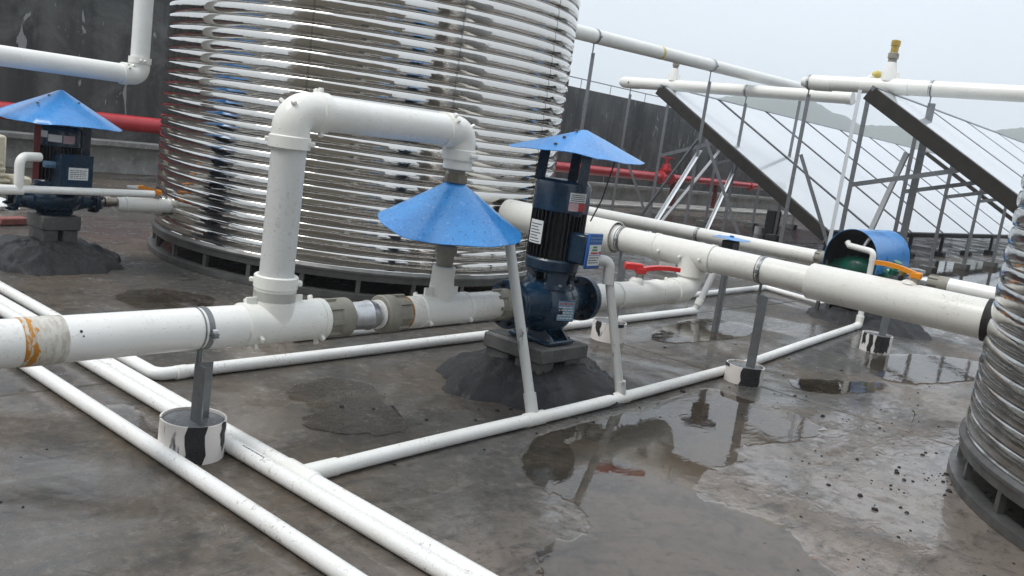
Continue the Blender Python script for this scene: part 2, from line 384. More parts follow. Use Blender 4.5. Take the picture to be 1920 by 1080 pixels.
# hills: a ridge far behind the roof
rid = [(1.2, .030), (1.5, .045), (1.70, .062), (1.7853, .0702), (1.7947, .0696), (1.8063, .0656), (1.8422, .0522), (1.8834, .0579), (1.8942, .0597), (1.9083, .0568), (1.9190, .0570), (1.9286, .0536),
       (1.9383, .0583), (1.9489, .0618), (1.9637, .0653), (1.9760, .0719), (1.9808, .0746), (2.0212, .0765), (2.0425, .0735), (2.09, .060), (2.133, .0460), (2.2, .034), (2.4, .04), (2.8, .03)]
azs = np.arange(1.2, 2.8, .004); hs = np.interp(azs, [a for a, _ in rid], [b for _, b in rid])
D = 640.; vs = []; fs = []; K = 14
for i, (a, h) in enumerate(zip(azs, hs)):
    jag = sum(math.sin(a*f+p)*q for f, p, q in ((310, 1, .0006), (720, 2, .0004), (1500, .5, .0003)))
    for k in range(K):
        s = k/(K-1); d = D-200+min(1, s/.79)*200 if k < K-3 else D+(k-K+3)*22
        prof = math.sin(min(1, s/.79)*math.pi/2)**1.2 if k <= K-3 else 1-.25*(k-K+3)
        gul = 1+.10*math.sin(a*90+s*3)*(1-prof)
        z = -18.4+(1.4+(h+jag)*D+18.4)*prof*gul if k != K-3 else 1.4+(h+jag)*D
        vs.append((math.cos(a)*d, math.sin(a)*d, z))
fs = [(i*K+k, (i+1)*K+k, (i+1)*K+k+1, i*K+k+1) for i in range(len(azs)-1) for k in range(K-1)]
hl = build(MB().add(vs, fs), 'hills', 'hill_forest', fix=False); tag(hl, kind='structure')

# puddles: standing water sheets with ragged outlines
PZ = [.003]
def puddle(pts, mat, label):
    PZ[0] += .0006
    P = np.array(pts, float); c = P.mean(0); q = []
    n = len(P)
    for i in range(n):
        a, b, p_, n_ = P[i], P[(i+1) % n], P[i-1], P[(i+2) % n]
        for s in np.linspace(0, 1, 9)[:-1]:
            pt_ = .5*((2*a)+(b-p_)*s+(2*p_-5*a+4*b-n_)*s*s+(-p_+3*a-3*b+n_)*s**3)
            q.append(pt_ + rng.normal(0, .012, 2)*(1+.6*math.sin(len(q))))
    ar_ = sum(q[i][0]*q[(i+1) % len(q)][1]-q[(i+1) % len(q)][0]*q[i][1] for i in range(len(q)))
    m = MB().add([(x, y, PZ[0]) for x, y in (q if ar_ > 0 else q[::-1])], [tuple(range(len(q)))])
    return tag(build(m, 'puddle', mat, smooth=False, fix=False), kind='structure')
puddle([(-2.36, 3.06), (-2.49, 3.39), (-2.51, 3.81), (-2.52, 4.46), (-2.52, 5.08), (-2.26, 5.09), (-2.05, 5.14), (-1.78, 5.02), (-1.71, 4.75), (-1.80, 4.40), (-1.87, 4.16), (-1.74, 4.05), (-1.77, 3.77), (-1.73, 3.51), (-1.61, 3.39), (-1.44, 3.43), (-1.27, 3.43), (-1.09, 3.28), (-0.94, 3.09), (-1.15, 2.49), (-1.44, 2.18), (-1.70, 2.36), (-1.69, 2.60), (-1.76, 2.77), (-1.96, 2.85), (-2.11, 2.85)], 'water', '')
puddle([(-2.33, 6.05), (-2.15, 6.35), (-1.98, 6.65), (-1.90, 6.45), (-1.98, 6.05), (-2.12, 5.78), (-2.28, 5.78)], 'water', '')
puddle([(-3.50, 2.62), (-3.62, 2.95), (-3.42, 3.10), (-3.18, 2.98), (-2.98, 2.90), (-2.82, 2.76), (-2.90, 2.50), (-3.10, 2.42), (-3.25, 2.60)], 'water_rippled', '')
puddle([(-3.55, 6.05), (-3.72, 6.6), (-3.78, 7.2), (-3.45, 7.5), (-3.22, 7.0), (-3.25, 6.4), (-3.35, 5.95)], 'water', '')
puddle([(-2.2, 7.0), (-2.35, 7.5), (-2.2, 8.2), (-1.8, 8.6), (-1.6, 7.9), (-1.75, 7.2), (-1.95, 6.8)], 'water', '')
puddle([(-5.2, 14.0), (-5.6, 16.5), (-5.3, 20), (-4.4, 24), (-3.6, 22), (-3.4, 17), (-3.9, 14.2)], 'water', '')
puddle([(-10.2, 14.5), (-11.0, 17), (-10.6, 20), (-9.2, 22), (-7.6, 20.5), (-7.4, 17), (-8.4, 15)], 'water_rippled', '')
puddle([(-5.55, 2.75), (-5.75, 3.1), (-5.45, 3.35), (-5.1, 3.15), (-5.2, 2.8)], 'water', '')
puddle([(-3.62, 1.76), (-3.58, 1.88), (-3.3, 1.86), (-3.16, 1.78), (-3.4, 1.75)], 'water', '')

# ------------------------------------------------------------------ parapet
pw = thing('parapet_wall', 'tall black coated parapet wall with pale concrete foot behind the steel tank', 'wall', (-13.1, 18, 0))
build(MB().box((-13.12, 18, 1.52), (.24, 61, 2.12)), 'coated_wall', 'wall_black', pw, smooth=False)
build(MB().box((-13.05, 18, .19), (.28, 61, .38)), 'concrete_foot', 'wall_base', pw, smooth=False)
build(MB().bbox((-13.0, 18, .425), (.42, 61, .085), .012), 'ledge', 'wall_base', pw, smooth=False)
build(MB().bbox((-12.42, 30, .035), (.9, 36, .06), .01), 'gutter_kerb', 'kerb_pale', pw, smooth=False)
rail = build(MB().tube([(-13.1, -12, 2.80), (-13.1, 48, 2.80)], .012, 8), 'handrail', 'galvanised', pw)
src = build(MB().cyl((-13.1, 12.2, 2.57), (-13.1, 12.2, 2.80), .009, n=8), 'rail_post', 'galvanised', pw)
for k in range(1, 22): copy_part(src, pw, (0, 1.55*k+(.35 if k % 3 == 0 else 0), 0))
for nm, c, d, lb in (('parapet_wall', (1, 48.3, .45), (28, .24, .9), 'low concrete parapet closing the far end of the roof'), ('parapet_wall', (15.2, 18, .6), (.24, 61, 1.2), 'concrete parapet along the side of the roof away from the tanks'),
                     ('parapet_wall', (1, -12.3, .6), (28, .24, 1.2), 'concrete parapet behind the viewpoint')):
    tag(build(MB().bbox(c, d, .02), nm, 'wall_base', smooth=False), lb, 'wall')

t = thing('plant_room', 'beige rooftop plant room behind the viewpoint, seen only mirrored in the tank', 'building', (6, -8, 0))
M['beige_wall'] = simple('beige_wall', (.34, .30, .235), .7, 0, .25, 2, 30, .15).m
build(MB().box((4, -8, 3.8), (17, 6.4, 7.6)), 'wall', 'beige_wall', t, smooth=False); build(MB().bbox((4, -8, 7.7), (17.5, 6.9, .22), .02), 'roof_slab', 'wall_base', t, smooth=False)
build(MB().box((3.2, -4.79, 1.06), (1.0, .06, 2.1)), 'door', 'frame_steel', t, smooth=False)
for k in range(21): build(MB().box((-4.2+k*.80, -4.78, 3.8), (.05, .05, 7.2)), 'rib', 'beige_wall', t, smooth=False)

# ================================================================== TANKS
def tank(c, Rr, H, mat, label, frame_top, seed, phase=0.):
    cu, cv = c; t = thing('water_tank', label, 'tank', (cu, cv, 0), 'corrugated stainless water tanks')
    pitch = .0945; prof = [(.235, Rr-.05), (.236, Rr-.012)]; z = .245
    K = 16
    while z < H:
        for k in range(K):
            s = k/K; prof.append((z+s*pitch, Rr-.019+.019*math.sin(math.pi*s)**.40))
        z += pitch
    prof.append((z, Rr-.018)); prof.append((z+.02, Rr-.05)); prof.append((z+.02, .001))
    sh = build(MB().lathe((cu, cv, 0), Z, prof, 160, caps=False), 'shell', mat, t, ang=70)
    for a_ in (-.92, -.30, .28):
        d0 = np.array([math.cos(a_-.05), math.sin(a_-.05), 0]); d1 = np.array([math.cos(a_-.05+.007), math.sin(a_-.05+.007), 0]); pp = prof[1:-3]
        build(MB().add([np.array([cu, cv, z_])+d*(r_+.0012) for z_, r_ in pp for d in (d0, d1)], [(2*i, 2*i+1, 2*i+3, 2*i+2) for i in range(len(pp)-1)]), 'weld_seam', 'stainless_dull', t)
    build(MB().lathe((cu, cv, 0), Z, [(.20, .01), (.20, Rr-.06), (.236, Rr-.06)], 96, caps=False), 'floor_plate', 'tank_dark', t)
    r0 = Rr+.004
    build(MB().ring((cu, cv, 0), Z, [(.150, r0-.05), (.150, r0), (.196, r0+.004), (.200, r0+.012), (.216, r0+.012), (.236, r0-.004), (.236, r0-.05)], 128), 'top_ring', 'frame_steel', t)
    build(MB().ring((cu, cv, 0), Z, [(.003, r0-.05), (.003, r0+.028), (.045, r0+.028), (.050, r0), (.050, r0-.05)], 128), 'bottom_ring', 'frame_steel', t)
    n = 26; leg = None
    for i in range(n):
        a = 2*math.pi*i/n+phase; d = np.array([math.cos(a), math.sin(a), 0]); x = np.array([-d[1], d[0], 0])
        build(MB().box(np.array([cu, cv, .100])+d*(r0-.022), (.03, .034, .098), (d, x, Z)), 'leg', 'frame_steel', t, smooth=False)
    for k in (-1, 0, 1):
        build(MB().box((cu+k*.8, cv, .17), (.06, 2*math.sqrt(Rr**2-.64*k*k)-.2, .05)), 'cross_beam', 'frame_steel', t, smooth=False)
    return t
BT = (-6.51, 5.47); RT_ = (.633, 5.507)
tb = tank(BT, 1.756, 3.4, 'stainless', 'big polished corrugated steel water tank standing behind the looped white pipe', 0, 1, .06)
build(MB().ring((-7.12+.30, 3.70, .42), V, [(-.02, .06), (.16, .06), (.16, .085), (-.02, .085)], 28), 'nozzle', 'stainless_dull', tb)
tr = tank(RT_, 1.75, 3.4, 'stainless_dull', 'corrugated steel water tank cut off by the right picture edge', 0, 2, .20)
build(MB().ring((-1.145, 5.5, .748), U, [(-.02, .095), (.10, .095), (.10, .122), (-.02, .122)], 36), 'nozzle_gasket', 'black_rubber', tr)

# ================================================================== PIPE HELPERS
def lugs(m, o, axis, r, angs, s=.016):
    """little moulded ears round the lip of a fitting"""
    d = nrm(axis); x, y = basis(d); o = np.asarray(o, float)
    for a in angs:
        n = x*math.cos(a)+y*math.sin(a); m.bbox(o+n*(r+s*.35), (s*1.5, s*1.1, s*1.2), .003, (n, d, np.cross(n, d)))
    return m
def collar(m, p0, p1, r, lip=.006):
    p0 = np.asarray(p0, float); p1 = np.asarray(p1, float); L = np.linalg.norm(p1-p0)
    return m.lathe(p0, p1-p0, [(0, r-.008), (.004, r), (min(.028, L*.3), r), (min(.03, L*.32), r-lip*.6), (L-min(.03, L*.32), r-lip*.6), (L-min(.028, L*.3), r), (L-.004, r), (L, r-.008)], 36)
def nut(o, d, L, r, n=8, ribs=8):
    """moulded plastic union nut with grip ribs"""
    m = MB(); d = nrm(d); o = np.asarray(o, float)
    m.lathe(o, d, [(0, r*.80), (.004, r*.86), (L*.45, r*.88), (L*.5, r*.97), (L*.55, r), (L-.006, r), (L, r*.94)], 32)
    x, y = basis(d)
    for k in range(ribs):
        a = 2*math.pi*k/ribs; q = x*math.cos(a)+y*math.sin(a); m.box(o+d*L*.28+q*r*.92, (r*.16, .016, L*.5), (q, np.cross(d, q), d))
    return m
def hexn(o, d, L, r):
    d = nrm(d); o = np.asarray(o, float); return MB().lathe(o, d, [(0, r*.9), (L*.12, r), (L*.88, r), (L, r*.9)], 6)
def lever(parent, pos, along, L, mat, tip=None):
    """ball-valve handle: hub plus bent flat lever"""
    p = np.asarray(pos, float); a = nrm(along); s = np.cross(Z, a)
    hub = build(MB().cyl(p-Z*.03, p+Z*.012, .026, .022, 20), 'valve_stem', 'grey_plastic', parent)
    m = MB(); m.bbox(p+Z*.020, (.066, .055, .040), .008, (a, s, Z))
    sec = [(.0, .026, .050), (.05, .040, .050), (.10, .050, .046), (L*.7, .056, .044), (L, .054, .036)]
    vs = []
    for q, z, wd in sec:
        c = p+a*q+Z*z; vs += [c-s*wd/2-Z*.014, c+s*wd/2-Z*.014, c+s*wd/2+Z*.012, c-s*wd/2+Z*.012]
    n = len(sec); fs = [(4*i+k, 4*i+(k+1) % 4, 4*i+4+(k+1) % 4, 4*i+4+k) for i in range(n-1) for k in range(4)]+[(3, 2, 1, 0), tuple(range(4*n-4, 4*n))]
    m.add(vs, fs); h = build(m, 'lever', mat, parent, ang=30)
    if tip: build(MB().bbox(p+a*(L+.035)+Z*.052, (.09, .030, .022), .005, (a, s, Z)), 'lever_sleeve', tip, parent)
    return h
def clamp(parent, o, d, r, rodto=None, side=None):
    """galvanised two-piece pipe clamp, screw ear and threaded rod down to the post"""
    d = nrm(d); o = np.asarray(o, float); m = MB()
    m.ring(o-d*.011, d, [(0, r+.001), (0, r+.0035), (.022, r+.0035), (.022, r+.001)], 40)
    m.ring(o-d*.028, d, [(0, r+.001), (0, r+.0025), (.006, r+.0025), (.006, r+.001)], 40)
    s = nrm(side) if side is not None else nrm(np.cross(d, Z))
    m.box(o+s*(r+.014), (.03, .024, .006), (s, d, np.cross(s, d))); m.box(o+s*(r+.014)-np.cross(s, d)*.010, (.03, .024, .006), (s, d, np.cross(s, d)))
    c = build(m, 'clamp', 'galvanised', parent, ang=30)
    build(MB().cyl(o+s*(r+.018)-Z*.024, o+s*(r+.018)+Z*.018, .006, n=8).lathe(o+s*(r+.018)+Z*.008, Z, [(0, .011), (.009, .011)], 6), 'screw', 'galvanised_pale_sheen', c)
    if rodto is not None: build(MB().cyl((o[0], o[1], rodto), (o[0], o[1], o[2]-r-.001), .010, n=10), 'rod', 'galvanised', parent)

# ================================================================== LOOPED MAIN PIPE
mu_, mz = -3.015, .504
P = lambda v, z=mz, u=mu_: np.array([u, v, z])
mp = thing('looped_pipe', 'thick white pipe with a tall square loop running from the left edge to the pump', 'pipe', (mu_, 2.1, 0))
build(MB().cyl(P(-2.5), P(2.03), .080, n=48), 'pipe', 'pvc', mp)
build(MB().ring(P(1.175), V, [(0, .0805), (.004, .0825), (.135, .0825), (.139, .0805)], 48), 'tape_wrap', 'tape', mp)
for v_, z_, r_ in ((1.352, .545, .005), (1.358, .530, .003)):
    th = math.asin((z_-mz)/.080); build(MB().cyl((mu_+.079*math.cos(th), v_, z_), (mu_+.0815*math.cos(th), v_, z_+.001), r_, n=12), 'pin_hole', 'black_rubber', mp)
m = MB(); collar(m, P(2.0), P(2.395), .0885); m.cyl(P(2.15, .50), P(2.15, .64), .0845, n=40)
m.lathe(P(2.15, .60), Z, [(0, .0845), (.05, .0845), (.052, .088), (.098, .088), (.102, .084), (.102, .071)], 40, caps=False)
lugs(m, P(2.05), V, .088, [.3, 1.1, 3.6, 4.2]); lugs(m, P(2.36), V, .088, [.3, 1.1, 3.9, 4.4]); lugs(m, P(2.15, .675), Z, .087, [2.4, 2.75, 5.6])
m.box((mu_, 2.045, .60), (.010, .05, .03)); m.box((mu_, 2.26, .60), (.010, .05, .03))
build(m, 'tee', 'pvc_fit', mp)
build(MB().cyl(P(2.15, .64), P(2.15, 1.25), .069, n=40), 'riser', 'pvc_grey', mp)
def bend(c, a, b, r, rb, name, mat, par, ang=()):
    m = MB(); pts = arc(c, a, b, rb, 9); a, b = nrm(a), nrm(b)
    m.tube([pts[0]-a*.06]+pts+[pts[-1]+b*.06], r, 36)
    m.ring(pts[0]-a*.075, a, [(0, r-.008), (0, r+.007), (.045, r+.007), (.050, r-.001)], 36); m.ring(pts[-1]+b*.025, b, [(0, r-.001), (.005, r+.007), (.05, r+.007), (.05, r-.008)], 36)
    lugs(m, pts[0]-a*.05, a, r+.006, [2.2, 2.55, 5.4]); lugs(m, pts[-1]+b*.05, b, r+.006, [1.2, 1.55, 4.4]); lugs(m, pts[4], nrm(a+b), r-.002, [1.0, 2.1])
    return build(m, name, mat, par)
TZ = 1.362
bend(P(2.15, TZ), Z, V, .075, .075, 'elbow', 'pvc_fit', mp)
build(MB().cyl(P(2.28, TZ), P(2.99, TZ), .071, n=40), 'loop_pipe', 'pvc', mp)
bend(P(3.10, TZ), V, -Z, .073, .055, 'elbow', 'pvc_fit', mp)
build(MB().lathe(P(3.10, 1.185), Z, [(0, .060), (.003, .068), (.11, .070), (.13, .066)], 32), 'drop_pipe', 'pvc_fit', mp)
build(MB().cyl(P(3.10, 1.165), P(3.10, 1.20), .042, n=24), 'nipple', 'grey_plastic', mp)
build(hexn(P(3.10, 1.118), Z, .05, .055), 'hex_coupling', 'brass_nickel', mp)
build(MB().cyl(P(3.10, .86), P(3.10, 1.125), .034, n=20), 'valve_body', 'brass_nickel', mp)
build(hexn(P(3.10, .832), Z, .045, .050), 'hex_coupling', 'brass_nickel', mp)
build(MB().lathe(P(3.10, .735), Z, [(-.04, .040), (0, .041), (.045, .041), (.047, .052), (.085, .052), (.09, .044), (.10, .03)], 24), 'adaptor', 'grey_plastic', mp)
m = MB(); collar(m, P(2.955), P(3.29), .079, .004); m.lathe(P(3.10, .52), Z, [(0, .062), (.10, .060), (.14, .056), (.195, .056), (.20, .050)], 32)
lugs(m, P(2.985), V, .079, [.2, .9, 3.7]); lugs(m, P(3.26), V, .079, [.2, .9, 3.7]); m.box((mu_, 3.02, .59), (.010, .06, .05)); m.box((mu_, 3.18, .59), (.010, .06, .05))
build(m, 'tee', 'pvc_fit', mp)
build(nut(P(2.392), V, .136, .086), 'union_nut', 'grey_plastic', mp)
m = MB().lathe(P(2.52), V, [(0, .052), (.012, .056), (.03, .056), (.034, .050), (.05, .062), (.12, .064), (.125, .068), (.137, .068), (.14, .064), (.165, .060), (.17, .052), (.19, .052), (.20, .057), (.212, .055)], 36)
build(m, 'check_valve', 'silver', mp); build(MB().ring(P(2.705), V, [(0, .05), (0, .066), (.012, .066), (.012, .05)], 32), 'gasket', 'pvc', mp)
mm = nut(P(2.862), -V, .142, .087); build(mm, 'union_nut', 'grey_plastic', mp)
build(MB().ring(P(2.862), V, [(0, .071), (0, .0765), (.012, .0765), (.012, .071)], 36), 'glue_ring', 'orange_glue', mp)
build(MB().cyl(P(2.86), P(3.50), .0735, n=40), 'pipe', 'pvc_cream', mp)
build(nut(P(3.475), V, .125, .084), 'union_nut', 'grey_plastic', mp)

# ------------------------------------------------------------------ conical rain hats
def cone(c, r, h, tilt, n=40, corner=None, t=.003, lip=0., apex_r=.02, seed=0, ecc=None):
    """folded sheet-metal cone: outer and inner skin; corner = (angle, extra) makes the overlap point stick out"""
    c = np.asarray(c, float); g = np.random.default_rng(seed); ax = nrm(tilt); x, y = basis(ax, (0, 1, 0)); m = MB(); vo = []; vi = []
    K = 6; off = ecc if ecc is not None else np.zeros(3)
    for k in range(K+1):
        s = k/K
        for i in range(n):
            a = 2*math.pi*i/n; rr = r*(1+.018*math.sin(2*a+1)+.012*math.sin(5*a))
            af = ((a+.35) % (2*math.pi/6))-math.pi/6; rr *= 1+.45*(math.cos(math.pi/6)/math.cos(af)-1); dent = .010*mnoise.noise(Vector((3*math.cos(a)+seed, 3*math.sin(a), 2*s)))*(r/.4)
            if corner:
                for ca, ex in corner: rr *= 1+ex*math.exp(-((a-ca+math.pi) % (2*math.pi)-math.pi)**2/.06)
            rad = apex_r+(rr-apex_r)*s; z = h*(1-s)+.008*math.sin(3*a+seed)*s*(r/.4)+dent*s
            p = c+off*(1-s)+(x*math.cos(a)+y*math.sin(a))*rad+ax*z; vo.append(p); vi.append(p-ax*t-(0 if k else 0))
    N = n*(K+1); fs = []
    for k in range(K):
        for i in range(n):
            j = (i+1) % n; fs.append((k*n+i, (k+1)*n+i, (k+1)*n+j, k*n+j)); fs.append((N+k*n+i, N+k*n+j, N+(k+1)*n+j, N+(k+1)*n+i))
    for i in range(n): j = (i+1) % n; fs.append((K*n+i, N+K*n+i, N+K*n+j, K*n+j)); fs.append((i, j, N+j, N+i))
    fs.append(tuple(range(n))); fs.append(tuple(range(N, N+n))[::-1])
    return m.add(vo+vi, fs)
vh = thing('rain_hat', 'blue sheet-metal cone hat shielding the valve under the white pipe loop', 'rain hat', (mu_, 3.10, .93))
toc = nrm((.70, -.72, 0))
build(cone(P(3.10, .915), .345, .205, Z*1.0+toc*.16, 48, [(1.05, .10), (2.75, .06)], apex_r=.05, seed=3), 'cone', 'blue_sheet', vh, ang=22)

# ================================================================== PUMPS
def patch(c, r, z0, z1, a0, a1, dirs, n=10):
    m = MB(); vs = []
    for i in range(n+1):
        a = a0+(a1-a0)*i/n; d = dirs[0]*math.cos(a)+dirs[1]*math.sin(a)
        for z in (z0, z1): vs.append(np.array([c[0], c[1], 0])+d*r+Z*z)
    return m.add(vs, [(2*i, 2*i+2, 2*i+3, 2*i+1) for i in range(n)])
def motor(t, c, z0, z1, z2, z3, r, view, nf=36):
    """end bell z0-z1, finned body z1-z2, fan cowl z2-z3"""
    cc = (c[0], c[1], 0)
    build(MB().lathe(cc, Z, [(z0, r*.80), (z0+.006, r*1.0), (z1-.01, r*1.03), (z1, r*.98)], 40), 'end_bell', 'pump_blue', t)
    b = build(MB().cyl((c[0], c[1], z1-.01), (c[0], c[1], z2+.01), r*.87, n=40), 'motor_body', 'motor_black', t)
    m = MB()
    for k in range(nf):
        a = 2*math.pi*k/nf; d = np.array([math.cos(a), math.sin(a), 0]); m.box(np.array(cc)+d*r*.93+Z*(z1+z2)/2, (r*.16, .0055, z2-z1), (d, np.cross(Z, d), Z))
    tag(build(m, 'cooling_fins', 'motor_black', t, smooth=False), kind='stuff')
    build(MB().lathe(cc, Z, [(z2-.004, r*.98), (z2, r*1.03), (z3-.035, r*1.03), (z3-.012, r*.98), (z3, r*.86), (z3+.002, r*.5), (z3+.002, .01)], 44), 'fan_cowl', 'pump_blue', t)
    return b
def flange(o, d, r, th, t, bolts=8):
    d = nrm(d); o = np.asarray(o, float); x, y = basis(d)
    f_ = build(MB().lathe(o, d, [(0, r*.97), (.004, r), (th*.45, r), (th*.5, r*.93), (th*.55, r), (th-.004, r), (th, r*.97)], 40), 'flange', 'pump_blue', t)
    for k in range(bolts):
        a = 2*math.pi*(k+.5)/bolts; q = o+(x*math.cos(a)+y*math.sin(a))*r*.80
        build(MB().cyl(q-d*.030, q+d*(th+.022), .008, n=8).lathe(q-d*.016, d, [(0, .014), (.014, .014)], 6).lathe(q+d*(th+.002), d, [(0, .014), (.014, .014)], 6), 'bolt', 'motor_black', f_, smooth=False)
    return f_
def print_lines(parent, o, ax, w_, h_, rows, mat='ink_dark', cols=1):
    """unreadably small print as thin raised dashes"""
    m = MB(); g = np.random.default_rng(int(abs(o[0])*1000) % 97)
    for i in range(rows):
        x = -w_/2
        while x < w_/2-.004:
            L = g.uniform(.006, .022); L = min(L, w_/2-x); m.box(np.asarray(o)+ax[0]*(x+L/2)+ax[1]*(h_/2-h_*(i+.5)/rows), (L, h_/rows*.38, .0006), ax); x += L+g.uniform(.003, .008)
    return build(m, 'print', mat, parent, smooth=False)
def hat_struts(t, pts, mat='pump_blue', wd=.055):
    for p0, p1, side in pts:
        build(MB().box((np.asarray(p0)+p1)/2, (wd, .005, np.linalg.norm(np.asarray(p1)-p0)), (nrm(side), np.cross(nrm(np.asarray(p1)-p0), nrm(side)), nrm(np.asarray(p1)-p0))), 'bracket', mat, t, smooth=False)

# --- main pump
pc = (-3.015, 3.94); pm = thing('inline_pump', 'dark blue upright pump under a blue hat on the concrete block between the white pipes', 'pump', (*pc, .285), 'upright pumps with blue hats')
view = (nrm((.6, -.8, 0)), nrm((.8, .6, 0)))
body = motor(pm, pc, .690, .755, 1.015, 1.180, .150, view)
m = MB().lathe((pc[0], pc[1], 0), Z, [(.335, .05), (.345, .095), (.40, .140), (.47, .158), (.54, .155), (.585, .130), (.60, .118), (.615, .118)], 40)
m.lathe((pc[0], pc[1]-.33, mz), V, [(0, .070), (.06, .072), (.13, .092), (.22, .120), (.33, .13), (.44, .120), (.53, .092), (.60, .072), (.64, .070)], 32)
casing = build(m, 'volute_casing', 'pump_blue', pm, ang=50)
m = MB()
for a in (0.35, 1.92, 3.5, 5.06):
    d = view[0]*math.cos(a)+view[1]*math.sin(a); s_ = np.cross(Z, d); vs = []
    for z, r_, wd in ((.590, .128, .15), (.640, .120, .11), (.700, .128, .13)):
        for q in (-1, 1):
            for e in (0, -.022): vs.append(np.array([pc[0], pc[1], z])+d*(r_+e)+s_*q*wd/2)
    m.add(vs, [(0, 2, 6, 4), (4, 6, 10, 8), (1, 5, 7, 3), (5, 9, 11, 7), (0, 4, 5, 1), (4, 8, 9, 5), (2, 3, 7, 6), (6, 7, 11, 10), (8, 10, 11, 9), (0, 1, 3, 2)])
m.ring((pc[0], pc[1], .595), Z, [(0, .08), (0, .138), (.02, .134), (.02, .08)], 36); m.ring((pc[0], pc[1], .680), Z, [(0, .08), (0, .140), (.012, .146), (.012, .08)], 36)
build(m, 'lantern', 'pump_blue', pm, ang=30)
build(MB().cyl((pc[0], pc[1], .58), (pc[0], pc[1], .70), .034, n=16), 'shaft_coupling', 'silver', pm)
for k in range(10):
    a = 2*math.pi*k/10+.2; build(MB().lathe((pc[0]+.127*math.cos(a), pc[1]+.127*math.sin(a), .612), Z, [(0, .010), (.012, .010)], 6), 'bolt', 'silver', casing)
flange((mu_, 3.600, mz), V, .132, .046, pm); flange((mu_, 4.245, mz), V, .130, .046, pm)
m = MB().bbox((pc[0], pc[1], .300), (.30, .22, .022), .005); m.bbox((pc[0], pc[1], .335), (.12, .13, .07), .012)
for s in (-1, 1):
    m.add([(pc[0]+.02, pc[1]+s*.07-.008, .31), (pc[0]+.14, pc[1]+s*.07-.008, .31), (pc[0]+.02, pc[1]+s*.07-.008, .42), (pc[0]+.02, pc[1]+s*.07+.008, .31), (pc[0]+.14, pc[1]+s*.07+.008, .31), (pc[0]+.02, pc[1]+s*.07+.008, .42)],
          [(0, 1, 2), (5, 4, 3), (0, 3, 4, 1), (1, 4, 5, 2), (0, 2, 5, 3)])
ft = build(m, 'foot', 'pump_blue', pm, ang=30)
for a, b in ((.12, -.085), (.12, .085), (-.12, .085), (-.12, -.085)):
    build(MB().lathe((pc[0]+a, pc[1]+b, .311), Z, [(0, .014), (.012, .014)], 6), 'bolt', 'frame_steel', ft)
# terminal box on the right flank of the motor
bx = build(MB().bbox((-2.84, 3.945, .835), (.15, .115, .165), .012), 'terminal_box', 'pump_blue', pm)
ld = build(MB().bbox((-2.758, 3.945, .835), (.018, .128, .19), .006), 'box_lid', 'ink_blue', pm)
stk = build(MB().box((-2.7475, 3.945, .815), (.002, .104, .112)), 'energy_sticker', 'white_print', ld, smooth=False)
AX = (V, Z, U)
for z_, w1, mt in ((.862, .035, 'ink_green'), (.847, .045, 'ink_green'), (.831, .062, 'ink_red')): build(MB().box((-2.7458, 3.94, z_-.004), (.0014, w1, .009)), 'grade_bar', mt, ld, smooth=False)
build(MB().box((-2.7458, 3.988, .828), (.0014, .016, .014)), 'grade_mark', 'ink_red', ld, smooth=False)
build(MB().box((-2.7458, 3.945, .816), (.0014, .104, .003)), 'rule', 'ink_blue', ld, smooth=False)
print_lines(ld, (-2.7458, 3.942, .788), AX, .09, .04, 3); print_lines(ld, (-2.7482, 3.945, .900), AX, .10, .035, 2, 'plate_blue')
# name plates
plt = build(patch(pc, .163, .83, .955, -1.05, -.48, view), 'name_plate', 'white_print', body)
for k in range(7): build(patch(pc, .1638, .838+k*.0155, .843+k*.0155, -1.0, -.54-.06*(k % 3), view, 6), 'print', 'ink_dark', body)
cw = build(patch(pc, .1565, 1.075, 1.125, .28, .98, view), 'cowl_label', 'white_print', pm)
build(patch(pc, .1565, 1.028, 1.072, .28, .66, view), 'cowl_label', 'ink_rose', pm); build(patch(pc, .1565, 1.030, 1.072, .67, .98, view), 'cowl_label', 'ink_red', pm)
for k in range(4): build(patch(pc, .1572, 1.082+k*.010, 1.086+k*.010, .33, .93-.07*(k % 2), view, 6), 'print', 'ink_dark', pm)
pd = nrm((.93, -.36, 0)); ps = np.cross(Z, pd)
npl = build(MB().bbox(np.array([pc[0], pc[1]+.04, .485])+pd*.162, (.012, .115, .12), .003, (pd, ps, Z)), 'plate_boss', 'pump_blue', casing)
pl2 = build(MB().box(np.array([pc[0], pc[1]+.04, .485])+pd*.1695, (.002, .105, .108), (pd, ps, Z)), 'casing_plate', 'plate_blue', casing, smooth=False)
print_lines(casing, np.array([pc[0], pc[1]+.04, .475])+pd*.171, (ps, Z, pd), .09, .075, 5, 'white_print'); print_lines(casing, np.array([pc[0], pc[1]+.04, .525])+pd*.171, (ps, Z, pd), .085, .02, 1, 'ink_red')
hat_struts(pm, [((-2.875, 3.905, 1.00), (-2.875, 3.925, 1.372), V*.8+U*.5), ((-3.10, 3.83, 1.165), (-3.10, 3.85, 1.37), view[1]), ((-3.08, 4.09, 1.10), (-3.08, 4.11, 1.37), view[1])])
hc = (-3.02, 4.02, 1.325)
hat = build(cone(hc, .375, .135, Z, 40, [(1.50, .06), (4.6, .10)], apex_r=.012, seed=5, ecc=np.array([.01, .03, 0])), 'hat', 'blue_sheet', pm, ang=60)
for a, s in ((4.55, .30), (4.5, .60), (4.45, .08), (2.6, .4)):
    d = np.array([math.cos(a-math.pi/2), math.sin(a-math.pi/2), 0])
for d, s in ((nrm((.05, -1, 0)), .10), (nrm((.12, -1, 0)), .42), (nrm((.2, -1, 0)), .72)):
    p = np.array(hc)+d*.375*s+Z*(.135*(1-s)-.002); build(MB().lathe(p, Z, [(0, .010), (.010, .010), (.012, .004)], 6), 'rivet', 'frame_steel', hat)
